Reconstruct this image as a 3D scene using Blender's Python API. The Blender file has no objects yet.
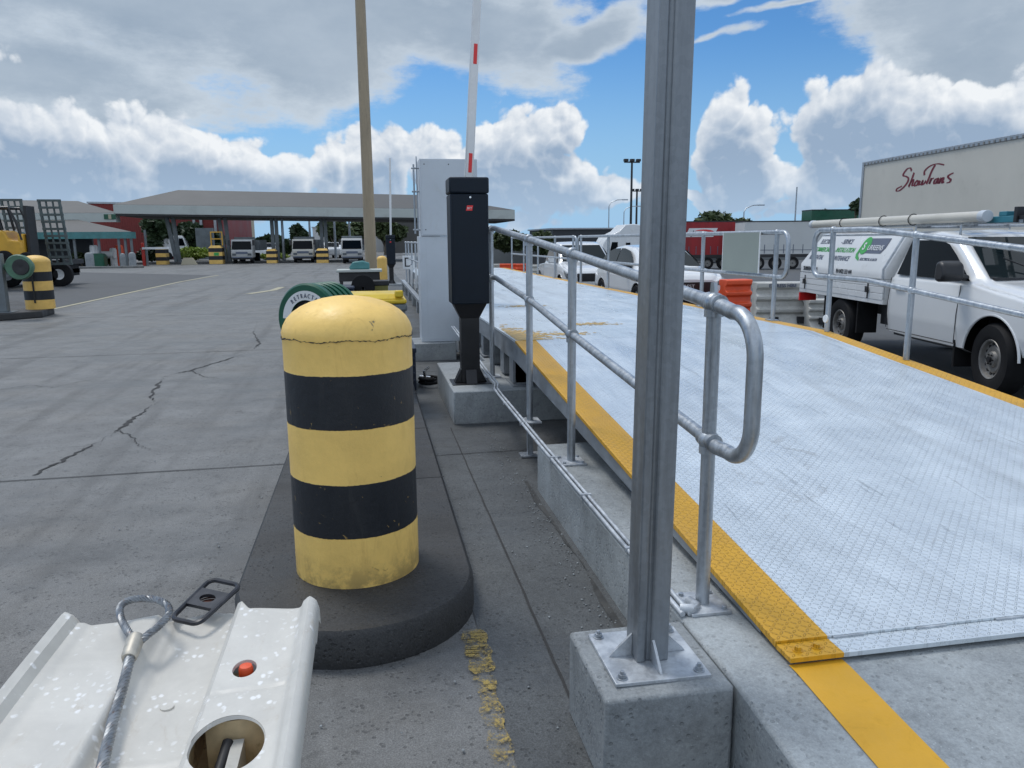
import bpy, bmesh, math, random
from mathutils import Vector, Matrix, Euler
random.seed(7)
PI = math.pi
sc = bpy.context.scene
COL = sc.collection
R_ = math.radians
# ------------------------------------------------------------------ camera
F = 767.0
CAM = Vector((0, 0, 1.6))
dn = Vector((33, 4083, 767)).normalized()
ln = Vector((-144, -143, 767)); ln = (ln - ln.dot(dn)*dn).normalized()
rt = dn.cross(ln)
if rt[0] < 0: rt = -rt
up = -dn
def ray(px, py):
    v = Vector((px-512, py-384, F))
    return Vector((rt.dot(v), ln.dot(v), up.dot(v)))
def at_z(px, py, z=0.0):
    v = ray(px, py); return CAM + v*((z-1.6)/v.z)
def at_y(px, py, y):
    v = ray(px, py); return CAM + v*(y/v.y)
def at_x(px, py, x):
    v = ray(px, py); return CAM + v*(x/v.x)
def at_plane(px, py, p0, n):
    v = ray(px, py); return CAM + v*((p0-CAM).dot(n)/v.dot(n))
cd = bpy.data.cameras.new('camera'); cam = bpy.data.objects.new('camera', cd); COL.objects.link(cam)
cx = Vector((rt[0], ln[0], up[0])); cyd = Vector((rt[1], ln[1], up[1])); cz = Vector((rt[2], ln[2], up[2]))
M = Matrix.Identity(4)
for i in range(3):
    M[i][0] = cx[i]; M[i][1] = -cyd[i]; M[i][2] = -cz[i]; M[i][3] = CAM[i]
cam.matrix_world = M
cd.sensor_width = 36; cd.sensor_fit = 'HORIZONTAL'; cd.lens = F/1024*36; cd.clip_end = 5000; cd.clip_start = 0.05
sc.camera = cam
# ------------------------------------------------------------------ materials
def nodes_of(name):
    m = bpy.data.materials.new(name); m.use_nodes = True
    nt = m.node_tree; return m, nt, nt.nodes['Principled BSDF']
class NT:
    def __init__(s, nt, dim='3D'): s.nt = nt; s.dim = dim
    def n(s, t, **k):
        nd = s.nt.nodes.new(t)
        for a, b in k.items(): setattr(nd, a, b)
        return nd
    def link(s, a, b): s.nt.links.new(a, b)
    def set(s, sock, v):
        if isinstance(v, bpy.types.NodeSocket): s.link(v, sock)
        else: sock.default_value = v
    def math(s, op, a, b=0.0, c=0.0, clamp=False):
        nd = s.n('ShaderNodeMath', operation=op, use_clamp=clamp)
        s.set(nd.inputs[0], a); s.set(nd.inputs[1], b); s.set(nd.inputs[2], c)
        return nd.outputs[0]
    def vmath(s, op, a, b=(0, 0, 0), out=0):
        nd = s.n('ShaderNodeVectorMath', operation=op)
        s.set(nd.inputs[0], a); s.set(nd.inputs[1], b)
        return nd.outputs[out]
    def noise(s, vec, scale, detail=4, rough=0.6, dist=0.0):
        nd = s.n('ShaderNodeTexNoise'); nd.noise_dimensions = s.dim; s.link(vec, nd.inputs['Vector'])
        nd.inputs['Scale'].default_value = scale; nd.inputs['Detail'].default_value = detail
        nd.inputs['Roughness'].default_value = rough; nd.inputs['Distortion'].default_value = dist
        return nd.outputs['Fac']
    def voro(s, vec, scale, feature='F1', out='Distance', rnd=1.0):
        nd = s.n('ShaderNodeTexVoronoi', feature=feature, voronoi_dimensions=s.dim); s.link(vec, nd.inputs['Vector'])
        nd.inputs['Scale'].default_value = scale; nd.inputs['Randomness'].default_value = rnd
        return nd.outputs[out]
    def ramp(s, v, lo, hi, a=0.0, b=1.0, smooth=True):
        nd = s.n('ShaderNodeMapRange', interpolation_type='SMOOTHSTEP' if smooth else 'LINEAR')
        s.set(nd.inputs[0], v)
        for i, x in enumerate((lo, hi, a, b)): s.set(nd.inputs[i+1], x)
        return nd.outputs[0]
    def mix(s, f, a, b, mode='MIX'):
        nd = s.n('ShaderNodeMix', data_type='RGBA', blend_type=mode)
        s.set(nd.inputs[0], f)
        for i, v in ((6, a), (7, b)):
            if isinstance(v, (tuple, list)) and len(v) == 3: v = (*v, 1)
            s.set(nd.inputs[i], v)
        return nd.outputs[2]
    def bump(s, h, dist, strength=1.0):
        nd = s.n('ShaderNodeBump'); s.link(h, nd.inputs['Height'])
        nd.inputs['Distance'].default_value = dist; nd.inputs['Strength'].default_value = strength
        return nd.outputs[0]
    def obj(s):
        return s.n('ShaderNodeTexCoord').outputs['Object']
def mul(c, k): return tuple(min(1, x*k) for x in c)
def pm(name, base, rough=0.5, metal=0.0, var=0.12, scale=3.0, bump=0.0, bscale=60.0, dirt=None, dirt_amt=0.4, spec=0.5, stretch=None, coat=0.0):
    m, nt, p = nodes_of(name); t = NT(nt)
    co = t.obj()
    if stretch: co = t.vmath('MULTIPLY', co, stretch)
    n = t.noise(co, scale, 6, 0.62)
    c = t.mix(t.ramp(n, 0.3, 0.7), mul(base, 1-var), mul(base, 1+var))
    if dirt:
        d = t.noise(co, scale*2.3, 8, 0.7, 0.4)
        c = t.mix(t.math('MULTIPLY', t.ramp(d, 0.52, 0.72), dirt_amt), c, dirt)
    t.link(c, p.inputs['Base Color'])
    t.link(t.ramp(n, 0.2, 0.8, max(0, rough-0.08), min(1, rough+0.08)), p.inputs['Roughness'])
    p.inputs['Metallic'].default_value = metal; p.inputs['Specular IOR Level'].default_value = spec
    p.inputs['Coat Weight'].default_value = coat; p.inputs['Coat Roughness'].default_value = 0.05
    if bump > 0:
        t.link(t.bump(t.noise(co, bscale, 4, 0.6), bump), p.inputs['Normal'])
    return m
def glassy(name, base, rough=0.05, spec=0.6, coat=0.6):
    m, nt, p = nodes_of(name); p.inputs['Base Color'].default_value = (*base, 1); p.inputs['Roughness'].default_value = rough
    p.inputs['Specular IOR Level'].default_value = spec; p.inputs['Coat Weight'].default_value = coat; p.inputs['Coat Roughness'].default_value = 0.02
    return m
def concrete(name, base, joint=False, wet=0.35, pits=0.5, rough=0.7, streak=True, sp_=0.26):
    m, nt, p = nodes_of(name); t = NT(nt); co = t.obj()
    big = t.noise(co, 0.35, 6, 0.65, 0.3)
    mid = t.noise(co, 2.3, 8, 0.68, 0.2)
    fine = t.noise(co, 90, 3, 0.7)
    st = t.noise(t.vmath('MULTIPLY', co, (0.18, 1.6, 1.0)), 1.3, 7, 0.65)
    f2 = t.noise(co, 28, 4, 0.7)
    v = t.math('ADD', t.math('MULTIPLY', big, 0.28), t.math('MULTIPLY', mid, 0.27))
    v = t.math('ADD', v, t.math('MULTIPLY', fine, 0.15))
    v = t.math('ADD', v, t.math('MULTIPLY', f2, 0.14))
    v = t.math('ADD', v, t.math('MULTIPLY', st, 0.30 if streak else 0.16))
    c = t.mix(t.ramp(v, (0.46 if streak else 0.40), (0.68 if streak else 0.60), smooth=False), mul(base, 0.55), mul(base, 1.42))
    trk = t.noise(t.vmath('MULTIPLY', co, (2.2, 0.16, 1.0)), 1.0, 5, 0.6, 0.3)
    c = t.mix(t.math('MULTIPLY', t.ramp(trk, 0.50, 0.64), 0.5 if streak else 0.15), c, mul(base, 0.5))
    spk = t.noise(co, 170, 2, 0.8)
    c = t.mix(t.ramp(spk, 0.36, 0.64), t.mix(1.0, c, (1-sp_,)*3, 'MULTIPLY'), t.mix(1.0, c, (1+sp_,)*3, 'MULTIPLY'))
    blt = t.noise(co, 4.5, 7, 0.72, 0.8)
    c = t.mix(t.math('MULTIPLY', t.ramp(blt, 0.56, 0.68), 0.52 if streak else 0.3), c, mul(base, 0.45))
    warm = t.noise(co, 0.8, 3)
    c = t.mix(t.math('MULTIPLY', t.ramp(warm, 0.45, 0.7), 0.25), c, t.mix(1.0, c, (1.12, 1.0, 0.85), 'MULTIPLY'))
    # aggregate pits and specks
    vd = t.voro(co, 42, rnd=1.0); msk = t.noise(co, 9, 3)
    pit = t.math('MULTIPLY', t.ramp(vd, 0.34, 0.18), t.ramp(msk, 0.42, 0.58))
    c = t.mix(t.math('MULTIPLY', pit, pits), c, mul(base, 0.22))
    vd2 = t.voro(co, 75, rnd=1.0)
    sp = t.math('MULTIPLY', t.ramp(vd2, 0.2, 0.1), t.ramp(t.noise(co, 30, 2), 0.52, 0.66))
    c = t.mix(t.math('MULTIPLY', sp, 0.45), c, mul(base, 2.1))
    t.link(c, p.inputs['Base Color'])
    t.link(t.ramp(t.math('ADD', t.math('MULTIPLY', st, 0.5), t.math('MULTIPLY', big, 0.5)), 0.38, 0.62, rough-wet, rough+0.1), p.inputs['Roughness'])
    h = t.math('ADD', t.math('MULTIPLY', fine, 0.6), t.math('MULTIPLY', pit, -0.8))
    h = t.math('ADD', h, t.math('MULTIPLY', mid, 0.8))
    t.link(t.bump(h, 0.004, 0.8), p.inputs['Normal'])
    return m
def tread(name, base, metal, rough, worn=None, yaw=0.0):
    m, nt, p = nodes_of(name); t = NT(nt); co = t.obj()
    pitch = 0.023
    q = t.vmath('SCALE', co); q.node.inputs[3].default_value = 1/pitch
    sp = t.n('ShaderNodeSeparateXYZ'); t.link(q, sp.inputs[0]); X, Y = sp.outputs[0], sp.outputs[1]
    fx, fy = t.math('FLOOR', X), t.math('FLOOR', Y)
    lx = t.math('SUBTRACT', t.math('SUBTRACT', X, fx), 0.5); ly = t.math('SUBTRACT', t.math('SUBTRACT', Y, fy), 0.5)
    par = t.math('MULTIPLY', t.math('FLOORED_MODULO', t.math('ADD', fx, fy), 2.0), 2.0)
    sg = t.math('SUBTRACT', par, 1.0)
    u = t.math('MULTIPLY', t.math('ADD', lx, t.math('MULTIPLY', ly, sg)), 0.707)
    w = t.math('MULTIPLY', t.math('SUBTRACT', lx, t.math('MULTIPLY', ly, sg)), 0.707)
    e = t.math('ADD', t.math('POWER', t.math('DIVIDE', u, 0.46), 2.0), t.math('POWER', t.math('DIVIDE', w, 0.15), 2.0))
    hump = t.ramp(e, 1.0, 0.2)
    n = t.noise(co, 2.0, 8, 0.7, 0.3)
    st = t.noise(t.vmath('MULTIPLY', co, (3.0, 0.35, 1.0)), 2.0, 8, 0.7, 0.2)
    st2 = t.noise(t.vmath('MULTIPLY', co, (14.0, 1.0, 1.0)), 1.6, 6, 0.75, 1.0)
    v = t.math('ADD', t.math('MULTIPLY', n, 0.5), t.math('MULTIPLY', st, 0.5))
    c = t.mix(t.ramp(v, 0.34, 0.68), mul(base, 0.87), mul(base, 1.07))
    tk = t.noise(t.vmath('MULTIPLY', co, (1.7, 0.10, 1.0)), 1.6, 6, 0.62, 0.3)
    if worn: c = t.mix(t.math('MULTIPLY', t.ramp(tk, 0.52, 0.66), 0.33), c, (0.33, 0.345, 0.35)); c = t.mix(t.math('MULTIPLY', t.ramp(t.noise(co, 3.1, 9, 0.76, 1.4), 0.60, 0.66), 0.4), c, (0.34, 0.33, 0.31))
    if worn:
        c = t.mix(t.math('MULTIPLY', t.ramp(st2, 0.58, 0.68), 0.6), c, worn)
        c = t.mix(t.math('MULTIPLY', t.ramp(t.noise(co, 26, 4, 0.7), 0.56, 0.7), 0.25), c, worn)
    else:
        c = t.mix(t.math('MULTIPLY', t.ramp(t.noise(co, 7, 7, 0.75, 0.6), 0.57, 0.7), 0.35), c, mul(base, 0.45))
    ring = t.math('MULTIPLY', t.ramp(e, 0.75, 1.1), t.ramp(e, 2.6, 1.2))  # shadow around the lugs, painted as a patchy dark ring
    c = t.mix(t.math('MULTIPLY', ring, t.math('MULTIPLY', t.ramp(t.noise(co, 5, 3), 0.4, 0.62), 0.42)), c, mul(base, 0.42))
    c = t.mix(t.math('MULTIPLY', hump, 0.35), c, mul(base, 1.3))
    t.link(c, p.inputs['Base Color'])
    p.inputs['Metallic'].default_value = metal
    t.link(t.ramp(v, 0.3, 0.7, rough-0.1, rough+0.12), p.inputs['Roughness'])
    h = t.math('ADD', hump, t.math('MULTIPLY', t.noise(co, 120, 3, 0.6), 0.12))
    t.link(t.bump(h, 0.006, 1.0), p.inputs['Normal'])
    return m
def galv(name, base=(0.36, 0.39, 0.42), rough=0.42, metal=0.75, streak=(14, 14, 1.2)):
    m, nt, p = nodes_of(name); t = NT(nt); co = t.obj()
    n = t.noise(t.vmath('MULTIPLY', co, streak), 2.0, 8, 0.7, 0.3)
    f = t.voro(co, 60, out='Color')
    sep = t.n('ShaderNodeSeparateColor'); t.link(f, sep.inputs[0])
    v = t.math('ADD', t.math('MULTIPLY', n, 0.93), t.math('MULTIPLY', sep.outputs[0], 0.07))
    c = t.mix(t.ramp(v, 0.3, 0.7), mul(base, 0.74), mul(base, 1.22))
    w = t.noise(co, 35, 4, 0.7)
    c = t.mix(t.math('MULTIPLY', t.ramp(w, 0.70, 0.78), 0.3), c, mul(base, 1.7))
    t.link(c, p.inputs['Base Color']); p.inputs['Metallic'].default_value = metal
    t.link(t.ramp(v, 0.3, 0.7, rough-0.1, rough+0.12), p.inputs['Roughness'])
    t.link(t.bump(t.noise(co, 45, 4, 0.6), 0.0006), p.inputs['Normal'])
    return m
def painted(name, base, chip=(0.05, 0.045, 0.04), amt=0.8, thr=0.66, rough=0.5, var=0.1, grime=(0.12, 0.09, 0.05)):
    m, nt, p = nodes_of(name); t = NT(nt); co = t.obj()
    n = t.noise(co, 4, 7, 0.65)
    c = t.mix(t.ramp(n, 0.3, 0.7), mul(base, 1-var), mul(base, 1+var))
    g = t.noise(t.vmath('MULTIPLY', co, (2.2, 2.2, 0.7)), 5, 8, 0.72, 0.6)
    c = t.mix(t.math('MULTIPLY', t.ramp(g, 0.54, 0.78), 0.35), c, grime)
    k = t.noise(co, 13, 9, 0.75, 1.2)
    ch = t.ramp(k, thr, thr+0.02)
    c = t.mix(t.math('MULTIPLY', ch, amt), c, chip)
    t.link(c, p.inputs['Base Color'])
    t.link(t.ramp(g, 0.3, 0.7, rough-0.12, rough+0.15), p.inputs['Roughness'])
    h = t.math('ADD', t.math('MULTIPLY', ch, -0.6), t.math('MULTIPLY', t.noise(co, 28, 5, 0.7), 0.7))
    t.link(t.bump(h, 0.0025), p.inputs['Normal'])
    return m
def drops(name, base):
    m, nt, p = nodes_of(name); t = NT(nt); co = t.obj()
    n = t.noise(co, 5, 7, 0.7, 0.4)
    c = t.mix(t.ramp(n, 0.3, 0.7), mul(base, 0.9), mul(base, 1.06))
    g = t.noise(t.vmath('MULTIPLY', co, (2.5, 1.0, 1.0)), 6, 8, 0.75, 1.0)
    c = t.mix(t.math('MULTIPLY', t.ramp(g, 0.56, 0.76), 0.45), c, (0.38, 0.30, 0.20))
    vo = t.n('ShaderNodeTexVoronoi', feature='F1'); 
    wv = t.vmath('ADD', t.vmath('MULTIPLY', co, (1.0, 0.75, 0.3)), t.vmath('SCALE', t.n('ShaderNodeTexNoise').outputs['Color']))
    wn = [x for x in nt.nodes if x.bl_idname == 'ShaderNodeTexNoise'][-1]; t.link(co, wn.inputs['Vector']); wn.inputs['Scale'].default_value = 60
    sc_ = [x for x in nt.nodes if x.bl_idname == 'ShaderNodeVectorMath' and x.operation == 'SCALE'][-1]; sc_.inputs[3].default_value = 0.008
    t.link(wv, vo.inputs['Vector']); vo.inputs['Scale'].default_value = 56
    d = t.math('MULTIPLY', t.ramp(vo.outputs['Distance'], 0.36, 0.2), t.ramp(t.noise(co, 6, 6, 0.75), 0.49, 0.58))
    c = t.mix(t.math('MULTIPLY', d, 0.7), c, (0.95, 0.95, 0.94))  # droplet highlights painted into the colour as white specks
    t.link(c, p.inputs['Base Color'])
    t.link(t.ramp(d, 0, 1, 0.42, 0.12), p.inputs['Roughness'])
    p.inputs['Subsurface Weight'].default_value = 0.0
    h = t.math('ADD', t.math('MULTIPLY', d, 0.3), t.math('MULTIPLY', n, 0.7))
    t.link(t.bump(h, 0.0012), p.inputs['Normal'])
    return m
def leafmat(name, a, b):
    m, nt, p = nodes_of(name); t = NT(nt)
    g = t.n('ShaderNodeObjectInfo'); n = t.noise(t.obj(), 0.9, 5, 0.7)
    n2 = t.noise(t.obj(), 6, 3, 0.7)
    v = t.math('ADD', t.math('MULTIPLY', n, 0.6), t.math('MULTIPLY', n2, 0.4))
    t.link(t.mix(t.ramp(v, 0.35, 0.65), a, b), p.inputs['Base Color']); p.inputs['Roughness'].default_value = 0.6
    return m
MT = {}
MT['ground'] = concrete('ground_concrete', (0.150, 0.152, 0.150), wet=0.3, rough=0.72)
MT['strip'] = concrete('walkway_concrete', (0.080, 0.086, 0.089), wet=0.3, rough=0.72, streak=False)
MT['island'] = concrete('island_concrete', (0.034, 0.034, 0.034), wet=0.32, rough=0.68, streak=False, pits=0.45, sp_=0.3)
MT['newcon'] = concrete('new_concrete', (0.27, 0.29, 0.30), wet=0.15, rough=0.75, pits=0.22, streak=False, sp_=0.05)
MT['apron'] = concrete('apron_concrete', (0.31, 0.335, 0.345), wet=0.22, rough=0.68, pits=0.22, streak=False, sp_=0.07)
MT['asphalt'] = pm('asphalt', (0.075, 0.078, 0.08), 0.75, var=0.2, scale=0.8, bump=0.004, bscale=90)
MT['joint'] = pm('joint_sealant', (0.028, 0.028, 0.028), 0.8, var=0.3, scale=20)
MT['yellow_line'] = painted('worn_road_paint', (0.62, 0.40, 0.07), chip=(0.15, 0.15, 0.145), amt=1, thr=0.58)
MT['cream_line'] = painted('pale_road_paint', (0.42, 0.38, 0.25), chip=(0.15, 0.15, 0.145), amt=1, thr=0.6)
MT['apron_yellow'] = painted('apron_yellow_paint', (0.68, 0.36, 0.02), chip=(0.3, 0.2, 0.05), amt=0.5, thr=0.7, var=0.06, grime=(0.42, 0.22, 0.02))
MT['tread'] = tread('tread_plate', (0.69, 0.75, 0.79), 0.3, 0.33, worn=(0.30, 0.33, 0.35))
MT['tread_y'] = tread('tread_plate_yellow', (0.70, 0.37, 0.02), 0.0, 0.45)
MT['galv'] = galv('galvanised_steel', (0.40, 0.43, 0.46))
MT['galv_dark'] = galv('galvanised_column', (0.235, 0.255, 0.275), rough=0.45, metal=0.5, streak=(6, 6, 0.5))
MT['galv_plate'] = galv('galvanised_plate', (0.50, 0.53, 0.56), rough=0.5, metal=0.55, streak=(6, 6, 6))
MT['beam'] = galv('beam_steel', (0.26, 0.28, 0.30), rough=0.55, metal=0.4, streak=(2, 2, 5))
MT['bol_y'] = painted('bollard_yellow', (0.80, 0.50, 0.13), chip=(0.10, 0.08, 0.05), thr=0.68, rough=0.5, grime=(0.40, 0.24, 0.05))
def striped(name, zs, yel, blk):
    m, nt, p = nodes_of(name); t = NT(nt); co = t.obj(); sp = t.n('ShaderNodeSeparateXYZ'); t.link(co, sp.inputs[0])
    z = t.math('ADD', sp.outputs[2], t.math('MULTIPLY', t.math('SUBTRACT', t.noise(co, 9, 7, 0.7), 0.5), 0.010))
    z = t.math('ADD', z, t.math('MULTIPLY', t.math('SUBTRACT', t.noise(co, 70, 3, 0.7), 0.5), 0.005))
    f = None
    for i in range(0, len(zs), 2):
        q = t.math('MULTIPLY', t.ramp(z, zs[i], zs[i]+.002), t.ramp(z, zs[i+1]+.002, zs[i+1])); f = q if f is None else t.math('ADD', f, q)
    n = t.noise(co, 4, 7, 0.65); g = t.noise(t.vmath('MULTIPLY', co, (2.4, 2.4, 0.5)), 5, 8, 0.72, 0.6)
    yc = t.mix(t.ramp(n, 0.3, 0.7), mul(yel, 0.90), mul(yel, 1.08))
    yc = t.mix(t.math('MULTIPLY', t.ramp(g, 0.52, 0.74), 0.38), yc, (0.50, 0.28, 0.07))
    low = t.math('MULTIPLY', t.ramp(sp.outputs[2], 0.16, 0.0), t.ramp(t.noise(co, 12, 6, 0.7), 0.38, 0.6))
    yc = t.mix(t.math('MULTIPLY', low, 0.55), yc, (0.16, 0.12, 0.06))
    k = t.noise(co, 10, 9, 0.78, 1.0); ch = t.ramp(k, 0.655, 0.672)
    yc = t.mix(ch, yc, (0.20, 0.17, 0.12))
    bc = t.mix(t.ramp(t.noise(co, 16, 8, 0.75, 0.8), 0.64, 0.66), blk, (0.34, 0.22, 0.07))
    bc = t.mix(t.math('MULTIPLY', t.ramp(g, 0.5, 0.7), 0.5), bc, (0.035, 0.035, 0.035))
    t.link(t.mix(f, yc, bc), p.inputs['Base Color']); t.link(t.ramp(g, 0.3, 0.7, 0.38, 0.62), p.inputs['Roughness'])
    h = t.math('ADD', t.math('MULTIPLY', ch, -0.6), t.math('MULTIPLY', t.noise(co, 22, 6, 0.7), 0.9)); h = t.math('ADD', h, t.math('MULTIPLY', f, 0.3))
    t.link(t.bump(h, 0.0032), p.inputs['Normal']); return m
MT['bol_k'] = painted('bollard_black', (0.010, 0.012, 0.016), chip=(0.30, 0.20, 0.05), thr=0.76, rough=0.5, grime=(0.05, 0.05, 0.05))
MT['black'] = pm('black_rubber', (0.012, 0.012, 0.013), 0.75, var=0.25, scale=6, spec=0.25)
MT['blackpaint'] = pm('black_powder_coat', (0.012, 0.012, 0.014), 0.35, var=0.2, scale=3)
MT['slate'] = pm('slate_powder_coat', (0.007, 0.013, 0.022), 0.45, var=0.12, scale=3, bump=0.0004, bscale=200, spec=0.25)
MT['cabinet'] = pm('pale_cabinet_paint', (0.52, 0.56, 0.60), 0.4, var=0.05, scale=1.5, dirt=(0.4, 0.4, 0.38), dirt_amt=0.25)
MT['white'] = pm('white_paint', (0.72, 0.73, 0.73), 0.25, var=0.04, scale=1.2, dirt=(0.45, 0.43, 0.40), dirt_amt=0.3, coat=0.4)
MT['whitecar'] = pm('white_car_paint', (0.74, 0.75, 0.75), 0.22, var=0.02, scale=1.0, coat=0.8)
MT['plastic'] = drops('wet_white_plastic', (0.60, 0.58, 0.53))
MT['plastic_in'] = pm('stained_inner_plastic', (0.62, 0.48, 0.28), 0.5, var=0.3, scale=8, dirt=(0.2, 0.10, 0.03), dirt_amt=0.8)
MT['red'] = pm('red_paint', (0.45, 0.03, 0.02), 0.4, var=0.1)
MT['redglow'] = pm('red_reflector', (0.72, 0.03, 0.03), 0.3, var=0.1)
MT['orange'] = pm('orange_plastic', (0.75, 0.09, 0.025), 0.45, var=0.12, scale=4)
MT['white_plastic'] = pm('white_barrier_plastic', (0.50, 0.49, 0.45), 0.5, var=0.15, scale=4, dirt=(0.2, 0.18, 0.14), dirt_amt=0.5)
MT['redtrailer'] = pm('red_curtain', (0.30, 0.012, 0.016), 0.5, var=0.15, scale=0.8, stretch=(3, 1, 0.3))
MT['trailer'] = pm('pale_trailer_panel', (0.56, 0.535, 0.47), 0.5, var=0.05, scale=0.5, dirt=(0.4, 0.38, 0.33), dirt_amt=0.3)
MT['darkmetal'] = pm('dark_chassis', (0.022, 0.022, 0.024), 0.55, var=0.3, scale=5)
MT['glass'] = glassy('vehicle_glass', (0.004, 0.006, 0.008), spec=0.10, coat=0.0)
MT['glass2'] = glassy('windscreen_glass', (0.014, 0.02, 0.022), spec=0.12, coat=0.05)
MT['chrome'] = pm('chrome', (0.7, 0.7, 0.7), 0.15, 1.0)
MT['steelwheel'] = pm('steel_wheel', (0.26, 0.25, 0.235), 0.5, 0.5, var=0.2, scale=9)
MT['lamp'] = glassy('headlamp_lens', (0.10, 0.11, 0.12), 0.1)
MT['green'] = pm('green_enamel', (0.006, 0.085, 0.045), 0.35, var=0.15)
MT['teal'] = pm('teal_paint', (0.06, 0.20, 0.20), 0.5, var=0.15)
MT['maroon'] = pm('maroon_text', (0.16, 0.015, 0.03), 0.5, var=0.1)
MT['ltxt'] = pm('grey_blue_text', (0.10, 0.12, 0.17), 0.5, var=0.1)
MT['gtxt'] = pm('green_text', (0.05, 0.36, 0.08), 0.5, var=0.1)
MT['ktxt'] = pm('black_text', (0.015, 0.015, 0.02), 0.5)
MT['yellow_plastic'] = pm('yellow_plastic', (0.72, 0.50, 0.03), 0.35, var=0.08, scale=4, dirt=(0.35, 0.22, 0.04), dirt_amt=0.4)
MT['bingrey'] = pm('grey_bin_plastic', (0.16, 0.18, 0.19), 0.5, var=0.1)
MT['navy'] = pm('navy_plastic', (0.02, 0.03, 0.055), 0.45, var=0.15)
MT['olive'] = pm('olive_plastic', (0.22, 0.20, 0.05), 0.5, var=0.15)
MT['machine_yellow'] = pm('machine_yellow', (0.62, 0.34, 0.03), 0.4, var=0.12, scale=2)
MT['grille'] = pm('ramp_steel', (0.10, 0.125, 0.125), 0.55, 0.4, var=0.2, scale=3)
MT['polebeige'] = pm('beige_pole', (0.34, 0.27, 0.18), 0.6, var=0.10, scale=2, stretch=(4, 4, 0.6), dirt=(0.16, 0.13, 0.09), dirt_amt=0.4)
MT['roof'] = pm('grey_roof_sheet', (0.075, 0.073, 0.068), 0.6, var=0.12, scale=0.4, bump=0.0)
MT['fascia'] = pm('pale_fascia', (0.46, 0.49, 0.46), 0.6, var=0.06, scale=0.5, dirt=(0.25, 0.25, 0.22), dirt_amt=0.3)
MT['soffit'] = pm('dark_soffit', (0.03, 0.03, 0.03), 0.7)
MT['redwall'] = pm('red_wall_sheet', (0.21, 0.028, 0.024), 0.6, var=0.12, scale=0.5)
MT['beige'] = pm('beige_wall', (0.45, 0.40, 0.29), 0.7, var=0.06, scale=0.4)
MT['tipwhite'] = pm('tipper_white', (0.45, 0.45, 0.44), 0.5, var=.06)
MT['farwhite'] = pm('far_white_wall', (0.55, 0.56, 0.55), 0.7, var=0.05, scale=0.3)
MT['colpaint'] = pm('column_blue_grey', (0.14, 0.16, 0.17), 0.5, var=0.2, scale=2)
MT['darkwall'] = pm('dark_wall_sheet', (0.035, 0.04, 0.047), 0.6, var=0.12, scale=0.4)
MT['greyfence'] = pm('grey_wall', (0.17, 0.18, 0.18), 0.7, var=0.1, scale=0.5)
MT['leaf_d'] = leafmat('dark_foliage', (0.012, 0.028, 0.012), (0.05, 0.085, 0.03))
MT['leaf_m'] = leafmat('mid_foliage', (0.03, 0.05, 0.018), (0.10, 0.13, 0.045))
MT['leaf_l'] = leafmat('lime_foliage', (0.14, 0.22, 0.02), (0.34, 0.42, 0.06))
MT['bark'] = pm('bark', (0.12, 0.10, 0.075), 0.8, var=0.3)
MT['signback'] = pm('sign_back', (0.24, 0.27, 0.24), 0.5, var=0.04)
MT['bluegear'] = pm('blue_ladder_rack', (0.03, 0.17, 0.22), 0.45, var=0.15)
MT['wire'] = pm('wire_rope', (0.22, 0.235, 0.25), 0.42, 0.6, var=0.35, scale=30, dirt=(0.16, 0.07, 0.03), dirt_amt=0.7)
MT['alloy'] = pm('pressed_alloy', (0.45, 0.42, 0.36), 0.5, 0.5, var=0.2, scale=20)
MT['rust'] = pm('dark_plate_steel', (0.035, 0.036, 0.042), 0.35, 0.3, var=0.3, scale=20)
MT['mirror'] = pm('black_trim', (0.02, 0.02, 0.022), 0.4)
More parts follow.
